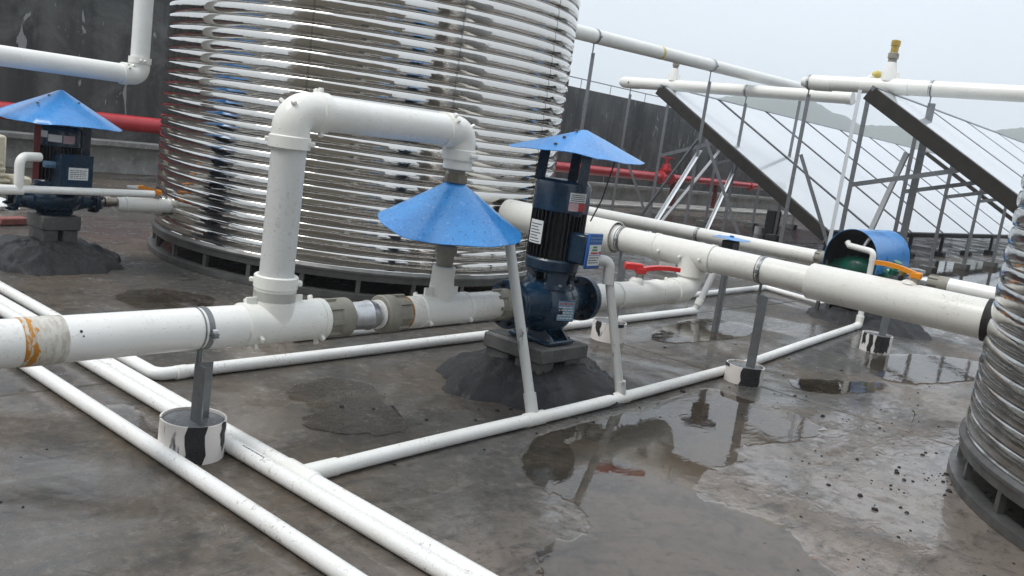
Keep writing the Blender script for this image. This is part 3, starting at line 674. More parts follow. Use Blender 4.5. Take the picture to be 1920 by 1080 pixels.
build(MB().tube([(-2.86, 4.02, .98), (-2.85, 4.08, 1.10), (-2.92, 4.25, 1.31)], .004, 6), 'stay_wire', 'cable', pm)

# plinth for the main pump: slab on two blocks, set in a cement mound
pl = thing('pump_plinth', 'concrete slab and blocks set in a dark cement mound under the middle pump', 'plinth', (-3.06, 3.96, 0))
build(MB().bbox((-3.05, 3.95, .242), (.43, .42, .082), .008), 'slab', 'block', pl)
build(MB().bbox((-3.14, 3.95, .274+.006), (.26, .34, .010), .002), 'shim_plate', 'panel_frame', pl)
for du, dv in ((.10, -.12), (-.12, -.12), (.10, .12), (-.12, .12)): build(MB().bbox((-3.05+du, 3.95+dv, .15), (.17, .14, .10), .008), 'block', 'block', pl)
def mound(c, ru, rv, h, name, parent, seed, mat='mound', rot=0.):
    m = MB(); n, K = 110, 26; vs = []
    for k in range(K+1):
        s = k/K
        for i in range(n):
            a = 2*math.pi*i/n; q = 1+.22*mnoise.fractal(Vector((math.cos(a)*1.4+seed, math.sin(a)*1.4, 0)), 1., 2., 5)
            x, y = ru*s*q*math.cos(a), rv*s*q*math.sin(a)
            z = h*max(0, 1-s**2.2)**.8 if s < 1 else -.006
            z += .030*mnoise.fractal(Vector((x*9, y*9, seed)), 1., 2., 5)*(.25+s)*(s < 1)+.012*mnoise.fractal(Vector((x*34, y*34, seed)), 1., 2., 3)*(s < 1)
            vs.append((c[0]+x, c[1]+y, max(z, -.006)))
    fs = [(k*n+i, k*n+(i+1) % n, (k+1)*n+(i+1) % n, (k+1)*n+i) for k in range(K) for i in range(n)]+[tuple(range(n))[::-1]]
    return build(m.add(vs, fs), name, mat, parent, ang=60)
mound((-3.07, 4.0), .46, .60, .185, 'cement_mound', pl, 4)

# --- left pump
lc = (-6.75, 2.85); pL = thing('inline_pump', 'dark blue pump with square terminal box and blue hat, far left', 'pump', (*lc, .345), 'upright pumps with blue hats')
viewL = (nrm((.92, -.39, 0)), nrm((.39, .92, 0)))
bodyL = motor(pL, lc, .555, .60, .845, .985, .152, viewL)
m = MB().lathe((lc[0], lc[1], 0), Z, [(.345, .11), (.365, .125), (.375, .10), (.40, .15), (.45, .185), (.50, .185), (.53, .15), (.56, .13)], 40)
m.lathe((lc[0], lc[1]-.30, .446), V, [(0, .05), (.1, .06), (.25, .10), (.35, .10), (.50, .06), (.60, .05)], 24)
build(m, 'volute_casing', 'pump_blue', pL, ang=50)
flange((lc[0], lc[1]+.27, .446), V, .085, .03, pL, 6); flange((lc[0], lc[1]-.30, .446), V, .085, .03, pL, 6)
build(MB().bbox((lc[0]+.19, lc[1]+.02, .665), (.16, .215, .27), .012), 'terminal_box', 'pump_blue', pL)
lid = build(MB().bbox((lc[0]+.275, lc[1]+.02, .665), (.012, .23, .285), .005), 'box_lid', 'pump_blue', pL)
build(MB().box((lc[0]+.2822, lc[1]+.03, .675), (.002, .135, .085)), 'name_plate', 'white_print', lid, smooth=False)
print_lines(lid, (lc[0]+.2838, lc[1]+.03, .672), AX, .115, .066, 5)
for a, b in ((-.1, .13), (.1, .13), (.1, -.13), (-.1, -.13)): build(MB().cyl((lc[0]+.279, lc[1]+.02+a, .665+b), (lc[0]+.286, lc[1]+.02+a, .665+b), .007, n=8), 'screw', 'motor_black', lid)
build(MB().cyl((lc[0]+.17, lc[1]-.16, .72), (lc[0]+.17, lc[1]-.08, .72), .026, n=6), 'cable_gland', 'plate_blue', pL)
for a0, a1, z0, z1, mt in ((-1.2, -.45, .90, .945, 'white_print'), (-.42, .15, .875, .925, 'white_print'), (.2, .72, .87, .925, 'ink_rose')): build(patch(lc, .1585, z0, z1, a0, a1, viewL), 'cowl_label', mt, pL)
hat_struts(pL, [((lc[0]+.08, lc[1]+.165, .79), (lc[0]+.08, lc[1]+.165, 1.07), viewL[1]), ((lc[0]-.10, lc[1]-.10, .98), (lc[0]-.10, lc[1]-.10, 1.09), viewL[1])])
hat_struts(pL, [((lc[0]+.08, lc[1]-.175, .60), (lc[0]+.08, lc[1]-.175, 1.07), viewL[1])], 'red_dark', .04)
hL = (lc[0]+.02, lc[1]-.01, 1.02)
ht = build(cone(hL, .425, .215, Z+np.array([.03, 0, 0]), 44, [(1.0, .05)], apex_r=.012, seed=8), 'hat', 'blue_sheet', pL, ang=60)
for d, s in ((nrm((.3, -1, 0)), .22), (nrm((.5, -1, 0)), .5), (nrm((.9, .5, 0)), .35)):
    p = np.array(hL)+d*.425*s+Z*(.215*(1-s)-.002); build(MB().lathe(p, Z, [(0, .010), (.010, .010), (.012, .004)], 6), 'rivet', 'frame_steel', ht)
pq = thing('pump_plinth', 'split concrete block on a dark cement mound under the far left pump', 'plinth', (lc[0], lc[1], 0))
build(MB().bbox((lc[0], lc[1], .295), (.28, .27, .10), .006), 'cap_block', 'block', pq)
for s in (-1, 1): build(MB().bbox((lc[0], lc[1]+s*.07, .165), (.25, .105, .165), .006), 'block', 'block', pq)
build(MB().box((lc[0]-.02, lc[1], .165), (.16, .034, .160)), 'core', 'tank_dark', pq)
mound((lc[0]+.02, lc[1]-.04), .52, .52, .17, 'cement_mound', pq, 9)
# pipes of the left pump
sp = thing('suction_pipe', 'short white pipe with orange valve lever joining the left pump to the tank', 'pipe', (lc[0], 3.5, .3))
sz = .43
build(MB().lathe((lc[0], 3.15, .446), V, [(0, .03), (.05, .03), (.055, .042), (.10, .042), (.105, .034), (.16, .034)], 20), 'union', 'brass_nickel', sp)
build(MB().cyl((lc[0], 3.30, sz), (lc[0], 3.80, sz), .055, n=28), 'pipe', 'pvc', sp)
m = MB(); collar(m, (lc[0], 3.36, sz), (lc[0], 3.66, sz), .062); lugs(m, (lc[0], 3.44, sz), V, .061, [0, .6, 5.6]); lugs(m, (lc[0], 3.60, sz), V, .061, [0, .6, 5.6]); build(m, 'valve_body', 'pvc_fit', sp)
build(MB().cyl((lc[0], 3.78, sz), (lc[0], 4.0, sz), .062, n=24), 'socket', 'grey_plastic', sp)
lever(sp, (lc[0], 3.62, sz+.085), -V, .16, 'orange_lever', 'white_print')
dp = thing('drain_pipe', 'thin white pipe with upright elbow passing in front of the left pump', 'pipe', (-6.42, 2.5, .5))
du = -6.42; dz = .545
build(MB().cyl((du, -.5, dz), (du, 3.42, dz+.018), .0265, n=20), 'pipe', 'pvc', dp)
build(MB().cyl((du, 2.05, dz), (du, 2.50, dz+.004), .029, n=20).cyl((du, 2.47, dz), (du, 2.47, dz+.12), .029, n=20), 'tee', 'pvc_fit', dp)
build(MB().tube([(du, 2.47, dz+.05)]+arc((du, 2.47, .775), Z, nrm((-.45, .9, 0)), .055, 8)+[(du-.06, 2.62, .775)], .031, 20), 'elbow', 'pvc_fit', dp)
# feed pipe above the left pump, rising in front of the tank
fp = thing('feed_pipe', 'white pipe with an elbow at eye level rising in front of the tank, top left', 'pipe', (-6.75, 3.4, 1.3))
build(MB().cyl((-6.75, -2.5, 1.412), (-6.75, 3.28, 1.412), .070, n=36), 'pipe', 'pvc', fp)
bend((-6.75, 3.41, 1.412), V, Z, .075, .06, 'elbow', 'pvc_fit', fp)
build(MB().cyl((-6.75, 3.41, 1.50), (-6.75, 3.41, 3.5), .068, n=36), 'riser', 'pvc', fp)
build(MB().tube(arc((-6.75, 3.41, 3.62), Z, nrm((.1, 1, 0)), .12, 8)+[(-6.72, 4.0, 3.62)], .072, 28), 'elbow', 'pvc_fit', fp)

# ================================================================== DELIVERY PIPE AND TANK LINK
dl = thing('delivery_pipe', 'short white pipe with red lever valve leaving the middle pump to the right', 'pipe', (mu_, 4.9, .4))
build(MB().cyl(P(4.285), P(4.42), .066, n=32), 'adaptor', 'grey_plastic', dl)
build(MB().cyl(P(4.36), P(5.40), .079, n=40), 'pipe', 'pvc_cream', dl)
m = MB(); collar(m, P(4.60), P(5.10), .086); lugs(m, P(4.66), V, .085, [5.4, 5.8, .2]); lugs(m, P(5.04), V, .085, [5.4, 5.8, .2]); m.lathe(P(4.83, .56), Z, [(0, .05), (.035, .045), (.05, .03)], 24); build(m, 'valve_body', 'pvc_fit', dl)
lever(dl, P(4.86, .635), V*.55+U*.5, .25, 'red_lever')
build(MB().bbox(P(4.86, .675)-nrm(V*.55+U*.5)*.05, (.12, .05, .045), .008, (nrm(V*.55+U*.5), np.cross(Z, nrm(V*.55+U*.5)), Z)), 'lever_heel', 'red_lever', dl)
m = MB().tube([P(5.28)]+arc(P(5.50), V, Z, .10, 9)+[P(5.5, .62)], .083, 36); m.ring(P(5.27), V, [(0, .078), (0, .090), (.06, .090), (.06, .078)], 36); lugs(m, P(5.30), V, .089, [5.6, .3, .8]); build(m, 'elbow', 'pvc_fit', dl)
lk = thing('tank_link_pipe', 'thick white pipe with wider end sleeves running between the two steel tanks', 'pipe', (-2.9, 5.5, .7))
kz = .748; Q = lambda u, z=kz: np.array([u, 5.5, z])
build(MB().cyl(Q(-3.95), Q(-2.0), .0885, n=48), 'pipe', 'pvc_cream', lk)
build(MB().ring(Q(-4.72), U, [(0, .100), (0, .118), (1.06, .118), (1.06, .112), (.95, .112), (.95, .100)], 48), 'sleeve', 'pvc_cream', lk)
build(MB().ring(Q(-3.80), U, [(0, .0885), (0, .096), (.15, .094), (.15, .0885)], 48), 'lip', 'pvc_cream', lk)
m = MB(); collar(m, Q(-3.33), Q(-2.86), .0965); m.lathe(Q(-3.015, .60), Z, [(0, .082), (.004, .098), (.05, .096), (.15, .094)], 36); lugs(m, Q(-3.24), U, .096, [0, .5, 3.3]); lugs(m, Q(-3.07), U, .096, [0, 3.4]); lugs(m, Q(-2.92), U, .096, [0, 3.3]); build(m, 'tee', 'pvc_cream', lk)
build(MB().ring(Q(-2.185), U, [(0, .0885), (0, .108), (.006, .1125), (1.09, .1125), (1.09, .0885)], 56), 'sleeve', 'pvc_cream', lk)
build(MB().lathe(Q(-1.60, .855), Z, [(0, .05), (.012, .045), (.022, .028)], 24), 'valve_neck', 'pvc_cream', lk)
lever(lk, Q(-1.575, .89), -U*.99-V*.15, .235, 'orange_lever')

# ================================================================== SUPPORTS
def support(c, h_stub, top, label, pipe_o, pipe_d, pipe_r, r=.124, flip=1, seed=0, w=.062, cl=True, smears=()):
    t = thing('pipe_support', label, 'pipe support', (*c, 0), 'stub and angle-steel pipe supports')
    build(MB().ring((*c, 0), Z, [(-.004, r-.007), (-.004, r), (h_stub, r), (h_stub, r-.007)], 44), 'stub_casing', 'stub_pvc', t)
    build(MB().lathe((*c, 0), Z, [(h_stub-.05, r-.0075), (h_stub-.012, r-.0075), (h_stub-.006, r*.6), (h_stub-.003, .01)], 40), 'cement_fill', 'stub_fill', t)
    build(MB().angle((c[0]+.012, c[1]-.022, h_stub-.02), (c[0]+.012, c[1]-.022, top), w, .006, (0, 1, .0), flip), 'post', 'galvanised', t, smooth=False)
    tw = nrm((-c[0], -c[1], 0)); sd2 = np.cross(Z, tw); gg = np.random.default_rng(int(abs(c[1])*100))
    for a0, a1, zl in smears:
        n = 14; vs = []
        zlo = np.clip(zl*h_stub+np.cumsum(gg.normal(0, .006, n+1)), 0, h_stub*.85); e = gg.normal(0, .02, 2)
        for i in range(n+1):
            for k in range(5):
                q = k/4; a = a0+(a1-a0)*i/n+.05*math.sin(9*q+a0*7)*(1 if i in (0, n) else .6)+gg.normal(0, .008); d = tw*math.cos(a)+sd2*math.sin(a)
                vs.append(np.array([c[0], c[1], 0])+d*(r+.0022)+Z*(zlo[i]+(h_stub+.003-zlo[i])*q))
        build(MB().add(vs, [(i*5+k, (i+1)*5+k, (i+1)*5+k+1, i*5+k+1) for i in range(n) for k in range(4)]), 'cement_smear', 'mound', t)
    if cl: clamp(t, pipe_o, pipe_d, pipe_r, top-.06, np.cross(pipe_d, Z))
    return t
support((-3.015, 1.835), .150, .372, 'white stub with cut angle post under the left end of the big pipe', P(1.835), V, .080, w=.076, smears=[(-.18, .40, 0.), (.98, 1.25, .45)])
support((-2.50, 5.50), .115, .590, 'smeared stub with tall grey post under the tank link pipe, right of its tee', Q(-2.50), U, .0885, smears=[(-.15, .95, 0.), (-1.5, -.9, .6)])
support((-3.60, 5.50), .140, .600, 'white stub and post behind the upright conduit, left of the red lever', Q(-3.60), U, .0885, smears=[(-.9, -.5, .7), (.5, 1.0, .75)])
support((-2.45, 7.85), .150, .50, 'black-streaked stub with pale post below the wide pipe sleeve', Q(-2.5), U, .09, cl=False, smears=[(-1.1, -.75, .2), (-.5, -.22, 0.), (-.05, .30, .1), (.5, .95, 0.)])

# ================================================================== FLOOR PIPES
fr_ = .0315
def floor_run(name, label, runs, fittings=(), loc=None, r=fr_, mat='pvc_floor', group='white pipes lying on the roof floor'):
    t = thing(name, label, 'pipe', loc)
    for pts in runs: build(MB().tube(pts, r, 20), 'pipe', mat, t)
    for a, b, rr in fittings: build(MB().lathe(a, np.asarray(b)-a, [(0, rr-.004), (.003, rr), (np.linalg.norm(np.asarray(b)-a)-.003, rr), (np.linalg.norm(np.asarray(b)-a), rr-.004)], 24), 'socket', 'pvc_fit', t)
    return t
def sagged(p0, p1, n=24, amp=.004, seed=0):
    g = np.random.default_rng(seed); p0, p1 = np.asarray(p0, float), np.asarray(p1, float); s = np.linspace(0, 1, n); a, b = g.uniform(0, 6, 2)
    d = nrm(p1-p0); side = np.cross(Z, d); return [p0+(p1-p0)*q+side*amp*math.sin(7*q+a)+Z*abs(amp*.4*math.sin(5*q+b)) for q in s]
fz = fr_+.001
def pipe_print(t, u0, u1, v, n):
    g = np.random.default_rng(n); x = u0
    while x < u1:
        L = g.uniform(.006, .014); th = .55; build(MB().box((x+L/2, v-math.sin(th)*(fr_+.0006)*.2, fz+fr_+.0004), (L, .006, .0008)), 'print', 'ink_dark', t, smooth=False); x += L+.004
floor_run('floor_pipe', 'single white floor pipe nearest the viewer, crossing to the bottom edge', [sagged((-9, 1.695, fz), (.6, 1.70, fz), 40, .004, 1)], [], (-2, 1.7, 0))
fh = floor_run('floor_pipe', 'white floor pipe hugging the near side of the one with the tee', [sagged((-9, 1.965, fz), (.6, 1.968, fz), 40, .002, 2)], [(np.array([-3.36, 1.965, fz]), np.array([-3.24, 1.965, fz]), .035)], (-2, 1.967, 0))
pipe_print(fh, -2.86, -2.72, 1.966, 4)
floor_run('floor_pipe', 'white floor pipe with a tee and long branch running to the far pump', [sagged((-9, 2.036, fz), (.6, 2.036, fz), 40, .002, 3), sagged((-2.575, 2.08, fz), (-2.60, 4.3, fz), 14, .003, 4)+sagged((-2.63, 5.5, fz), (-2.95, 8.83, fz), 12, .002, 5)[1:]],
          [(np.array([-2.665, 2.036, fz]), np.array([-2.49, 2.036, fz]), .036), (np.array([-2.577, 2.04, fz]), np.array([-2.578, 2.20, fz]), .036), (np.array([-2.59, 3.36, fz]), np.array([-2.59, 3.50, fz]), .036), (np.array([-2.60, 4.13, fz]), np.array([-2.60, 4.27, fz]), .036),
           (np.array([-2.94, 8.74, fz]), np.array([-2.95, 8.84, fz]), .036), (np.array([-2.95, 8.83, fz-.03]), np.array([-2.95, 8.83, .13]), .036)], (-2.6, 4, 0))
el = arc((-3.885, 2.15, fz), U, V, .05, 7)
floor_run('floor_pipe', 'white floor pipe bending by an elbow to pass behind the middle pump', [sagged((-9, 2.17, fz), (-3.95, 2.15, fz), 24, .003, 6)[:-1]+el+sagged((-3.885, 2.25, fz), (-3.92, 7.32, fz), 24, .004, 7)],
          [(np.array([-3.88, 2.24, fz]), np.array([-3.885, 2.30, fz]), .035), (np.array([-3.92, 7.25, fz]), np.array([-3.92, 7.36, fz]), .036)], (-3.9, 3, 0))
floor_run('floor_pipe', 'white floor pipe close to the tank, turning at its far end to the arched pump', [sagged((-4.27, 3.2, fz), (-4.45, 9.85, fz), 24, .004, 8)+arc((-4.45, 9.93, fz), V, nrm((1, -.28, 0)), .05, 6)+[(-3.5, 9.66, fz)]],
          [(np.array([-4.44, 9.6, fz]), np.array([-4.45, 9.8, fz]), .036)], (-4.3, 6, 0), .029)
t = thing('drain_pipe', 'grey leaning pipe stub rising from the end of the rear floor pipe', 'pipe', (-3.92, 7.32, 0))
build(MB().tube([(-3.92, 7.33, .04), (-3.90, 7.36, .10), (-3.86, 7.46, .40)], .030, 18), 'pipe', 'pvc_grey', t); build(MB().ring((-3.905, 7.35, .09), nrm((.04, .10, .3)), [(0, .03), (0, .036), (.06, .036), (.06, .03)], 20), 'socket', 'pvc_fit', t)
t = thing('drain_pipe', 'pale leaning pipe from the valve hat down to the floor pipe, left of the pump', 'pipe', (-2.6, 3.43, 0))
build(MB().tube([(-2.91, 3.41, .905), (-2.60, 3.43, .03)], .0255, 20), 'pipe', 'pvc_smeared', t)
build(MB().tube([(-2.642, 3.428, .15), (-2.60, 3.43, .03)], .032, 20), 'socket', 'pvc_smeared', t)
t = thing('conduit_pipe', 'pale upright conduit with yellow-taped elbow at the pump terminal box', 'pipe', (-2.6, 4.2, 0))
build(MB().tube([(-2.785, 3.995, .785)]+arc((-2.725, 4.07, .785), nrm((.6, .8, 0)), -Z, .04, 8)+[(-2.72, 4.075, .66)], .030, 20), 'elbow', 'pvc_grey', t)
build(MB().tube([(-2.81, 3.965, .785), (-2.775, 4.005, .785)], .0305, 18), 'tape', 'yellow_tape', t)
build(MB().tube([(-2.72, 4.075, .70), (-2.60, 4.20, .03)], .0245, 20), 'pipe', 'pvc_smeared', t)
build(MB().tube([(-2.612, 4.187, .13), (-2.60, 4.20, .03)], .031, 20), 'socket', 'pvc_smeared', t)

# ================================================================== REAR PIPE AND ARCHED PUMP
rz, rv = .545, 9.15
rp = thing('rear_pipe', 'long white pipe behind the tank link pipe leading to the arched pump cover', 'pipe', (-5, rv, .5))
build(MB().cyl((-9.5, rv, rz-.02), (-3.62, rv, rz+.02), .076, n=36), 'pipe', 'pvc_cream', rp)
build(nut((-3.63, rv, rz+.02), U, .12, .078), 'union_nut', 'grey_plastic', rp)
clamp(rp, (-5.0, rv, rz+.01), U, .076, .06)
rq = thing('rear_pipe', 'white pipe with grey union leaving the arched pump towards the right tank', 'pipe', (-2, rv, .5))
build(MB().cyl((-2.32, rv, rz), (2.5, rv, rz), .080, n=36), 'pipe', 'pvc', rq)
build(nut((-2.50, rv, rz), U, .19, .084), 'union_nut', 'grey_plastic', rq)
build(MB().lathe((-2.72, rv, rz), U, [(0, .04), (.03, .055), (.10, .062), (.17, .05), (.23, .05)], 24).lathe((-2.62, rv, rz), Z, [(0, .06), (.06, .055), (.07, .075), (.10, .075), (.105, .05)], 24), 'strainer', 'silver', rq)
p2 = thing('small_pump', 'small green pump sheltered by the bent blue sheet arch', 'pump', (-3.17, 9.3, 0))
build(MB().lathe((-3.5, rv, rz), U, [(0, .05), (.004, .085), (.03, .085), (.034, .05), (.14, .06), (.20, .11), (.30, .12), (.40, .11), (.46, .06), (.60, .05), (.62, .085), (.645, .085), (.65, .04)], 28), 'casing', 'green_paint', p2)
build(MB().cyl((-3.22, rv-.02, .56), (-3.22, rv+.36, .60), .115, n=28), 'motor_body', 'motor_black', p2)
build(MB().box((-3.17, 9.25, .30), (.36, .40, .44)), 'pedestal', 'dark_lining', p2, smooth=False)
build(MB().lathe((-2.84, rv, .56), nrm((.3, -.2, 1)), [(0, .05), (.05, .05), (.055, .035), (.10, .035), (.11, .045), (.13, .04)], 20), 'vent_plug', 'green_paint', p2)
build(MB().lathe((-2.74, rv-.06, .58), nrm((.5, -.1, .5)), [(0, .03), (.05, .03), (.055, .02), (.08, .02)], 12), 'brass_plug', 'brass', p2)
t = thing('conduit_pipe', 'white conduit with elbow entering the arched pump cover', 'pipe', (-2.95, 8.83, .1))
build(MB().tube([(-2.95, 8.83, .12), (-2.95, 8.83, .69)]+[], .027, 18), 'pipe', 'pvc', t)
build(MB().tube([(-2.95, 8.83, .66)]+arc((-2.95, 8.83, .755), Z, nrm((-1, .25, 0)), .05, 7)+[(-3.22, 8.90, .765), (-3.25, 8.93, .79)], .030, 18), 'elbow', 'pvc', t)
ar = thing('arch_cover', 'blue bent sheet arch with black lining standing over the small pump', 'rain hat', (-3.17, 9.3, .6))
def arch(r, z0, v0, v1, c, n=24, ext=.10, t=.004):
    m = MB(); prof = [(-1, -ext)]+[(-math.cos(a), math.sin(a)) for a in np.linspace(0, math.pi, n)]+[(1, -ext)]
    prof = [(x*r, (z*r*1.12 if z >= 0 else z)) for x, z in prof]; N = len(prof)
    vs = [(c+x*(1-0*k), v, z0+z) for v in (v0, v1) for x, z in prof for k in (0,)]+[(c+x*(1-t/r), v, z0+z-(t if z > 0 else 0)) for v in (v0, v1) for x, z in prof]
    out = [(i, i+1, N+i+1, N+i) for i in range(N-1)]; inn = [(2*N+i, 3*N+i, 3*N+i+1, 2*N+i+1) for i in range(N-1)]
    rim = [(i, 2*N+i, 2*N+i+1, i+1) for i in range(N-1)]+[(N+i, N+i+1, 3*N+i+1, 3*N+i) for i in range(N-1)]
    return vs, out, inn, rim
vs, out, inn, rim = arch(.262, .64, 8.88, 9.86, -3.18)
build(MB().add(vs, out+rim), 'sheet', 'blue_sheet', ar); vs2, o2, i2, r2 = arch(.257, .64, 8.884, 9.856, -3.18, t=.003); build(MB().add(vs2, o2+i2+r2), 'lining', 'dark_lining', ar)
build(MB().add([(-3.43, 9.845, .55), (-2.93, 9.845, .55), (-2.93, 9.845, .66), (-3.06, 9.845, .88), (-3.18, 9.845, .92), (-3.30, 9.845, .88), (-3.43, 9.845, .66)], [tuple(range(7))]), 'back_plate', 'dark_lining', ar, smooth=False)
for x in (-3.43, -2.93):
    for y in (8.95, 9.78): build(MB().box((x, y, .30), (.03, .03, .56)), 'leg', 'frame_steel', ar, smooth=False)
pb = thing('pump_plinth', 'low black cement mound under the arched pump', 'plinth', (-3.1, 9.3, 0))
mound((-3.05, 9.35), .62, .62, .16, 'cement_mound', pb, 21); build(MB().bbox((-3.17, 9.3, .12), (.44, .50, .12), .01), 'block', 'block', pb)
# small valve actuator with flat blue disc between the two long pipes
va = thing('valve_actuator', 'small black actuator under a flat blue disc between the two long pipes', 'actuator', (-3.4, 6.8, 0))
build(MB().cyl((-3.415, 6.8, 0), (-3.415, 6.8, .62), .03, n=14), 'stem', 'galvanised', va); build(MB().bbox((-3.415, 6.8, .70), (.10, .13, .15), .008), 'housing', 'motor_black', va)
build(cone((-3.415, 6.8, .792), .155, .014, Z, 32, apex_r=.01), 'disc', 'blue_sheet', va); build(MB().lathe((-3.415, 6.8, .803), Z, [(0, .018), (.012, .018), (.014, .01)], 6), 'nut', 'ink_blue', va)

# ================================================================== OVERHEAD PIPES AND POSTS
hd_r = .105
def cap_pipe(t, p0, p1, r, mat='pvc_cream'):
    p0, p1 = np.asarray(p0, float), np.asarray(p1, float); d = nrm(p1-p0)
    build(MB().cyl(p0, p1, r, n=32), 'pipe', mat, t)
    return d
h1 = thing('header_pipe', 'white header pipe with rounded left end near the black wall', 'pipe', (-8.4, 15.1, 2.6))
d = cap_pipe(h1, (-10.45, 15.1, 2.64), (-5.9, 15.1, 2.71), hd_r)
build(MB().lathe((-10.40, 15.1, 2.64), -U, [(-.30, hd_r+.004), (-.10, hd_r+.006), (0, hd_r+.006), (.08, hd_r*.92), (.13, hd_r*.62), (.145, .01)], 28), 'end_cap', 'pvc_cream', h1)
def vent(t, p, s=1., top='brass'):
    p = np.asarray(p, float)
    m = MB().lathe(p, Z, [(0, .10*s), (.12*s, .085*s), (.24*s, .062*s), (.25*s, .05*s)], 20); m.box(p+Z*.08*s, (.26*s, .02, .08*s)); build(m, 'vent_tee', 'pvc_fit', t)
    build(MB().lathe(p+Z*.24*s, Z, [(0, .055*s), (.05*s, .055*s), (.055*s, .068*s), (.12*s, .068*s), (.13*s, .05*s)], 16), 'adaptor', 'grey_plastic', t)
    if top: build(MB().lathe(p+Z*.37*s, Z, [(0, .048*s), (.08*s, .048*s), (.085*s, .058*s), (.15*s, .058*s), (.16*s, .04*s)], 16), 'air_vent', top, t)
vent(h1, (-9.35, 15.1, 2.74), .95, None)
h2 = thing('header_pipe', 'thick white header pipe with brass air vent running off the right picture edge', 'pipe', (-4, 12.9, 2.6))
cap_pipe(h2, (-5.72, 12.9, 2.69), (2.5, 12.9, 2.86), hd_r)
build(MB().lathe((-5.62, 12.9, 2.69), -U, [(-.25, hd_r+.004), (-.08, hd_r+.006), (0, hd_r+.006), (.12, hd_r*.85), (.20, hd_r*.55), (.215, .01)], 28), 'end_cap', 'pvc_cream', h2)
m = MB(); collar(m, (-4.95, 12.9, 2.705), (-4.30, 12.9, 2.72), hd_r+.008); build(m, 'tee', 'pvc_fit', h2)
vent(h2, (-4.60, 12.9, 2.78), 1.05)
build(MB().lathe((-4.86, 12.9, 2.79), nrm((.7, 0, .6)), [(0, .05), (.08, .05), (.10, .035)], 14), 'plug_base', 'pvc_fit', h2); build(MB().lathe((-4.82, 12.9, 2.845), nrm((.9, 0, .3)), [(0, .05), (.08, .055), (.11, .03)], 14), 'plug', 'yellow_tape', h2)
ov = thing('overhead_pipe', 'long white pipe sloping away from the top of the big tank over the collectors', 'pipe', (-7.75, 14, 2.7))
oa, ob_ = np.array([-7.72, 8.4, 2.775]), np.array([-7.80, 19.9, 3.07])
cap_pipe(ov, oa, ob_, .098); build(MB().lathe(ob_, ob_-oa, [(-.25, .103), (0, .103), (.08, .07), (.10, .01)], 24), 'end_cap', 'pvc_cream', ov)
for s in (.31,): build(MB().ring(oa+(ob_-oa)*s, ob_-oa, [(0, .098), (0, .100), (.06, .100), (.06, .098)], 28), 'tape_wrap', 'yellow_tape', ov)
def ztop(v): return oa[2]+(ob_[2]-oa[2])*(v-oa[1])/(ob_[1]-oa[1])
def post(c, top, label, pipe_z, d, r, braces=(), w=.06, base=True, bright=()):
    t = thing('steel_post', label, 'post', (*c, 0), 'galvanised angle-steel posts')
    build(MB().angle((*c, 0), (*c, top), w, .006, (0, 1, 0)), 'upright', 'galvanised', t, smooth=False)
    if base: build(MB().bbox((c[0]+.02, c[1], .05), (.24, .24, .11), .015), 'footing', 'block', t)
    for k, (a, b) in enumerate(braces): build(MB().angle(a, b, min(w, .07)*.9, .005, (0, 0, 1), -1 if a[0] > b[0]+.3 and k in bright else 1), 'brace', 'galvanised_pale_sheen' if k in bright else 'galvanised', t, smooth=False)  # bright braces take the paler steel with sky sheen in its colour
    clamp(t, (c[0]+.02, c[1]+.0, pipe_z), d, r, top-.04, nrm(np.cross(d, Z)))
    return t
od = nrm(ob_-oa)
post((-7.75, 10.3), 2.60, 'tall grey post under the sloping overhead pipe, right beside the tank edge', ztop(10.3), od, .098)
post((-7.76, 13.6), 2.65, 'grey post with splayed braces under the middle of the overhead pipe', ztop(13.6), od, .098, [((-7.74, 13.6, 1.68), (-8.74, 13.6, 0.02)), ((-7.64, 13.6, 1.69), (-6.60, 13.6, .02)), ((-7.75, 13.70, 1.52), (-7.75, 12.45, .02))], bright=(2,))
post((-7.77, 17.2), 2.85, 'slim post under the far end of the overhead pipe', ztop(17.2), od, .098)
post((-10.30, 15.1), 2.42, 'slim grey post under the rounded end of the header by the black wall', 2.642, U, hd_r, [((-10.26, 15.1, 1.35), (-9.40, 15.1, .02))])
post((-7.82, 15.1), 2.46, 'grey post with a bright brace under the header by the black wall', 2.68, U, hd_r, [((-7.82, 15.25, 1.46), (-7.82, 14.45, .02)), ((-8.0, 14.9, 1.57), (-9.0, 14.9, .04))], bright=(0, 1))
post((-5.72, 12.9), 2.52, 'grey post with one brace under the left end of the thick header', 2.69, U, hd_r, [((-5.66, 12.9, 1.64), (-4.78, 12.9, .02))])
post((-4.02, 12.9), 2.54, 'broad dark grey post under the thick header near the arched cover', 2.728, U, hd_r, [((-4.10, 12.8, 1.85), (-4.45, 12.8, .35))], w=.10, bright=(0,))

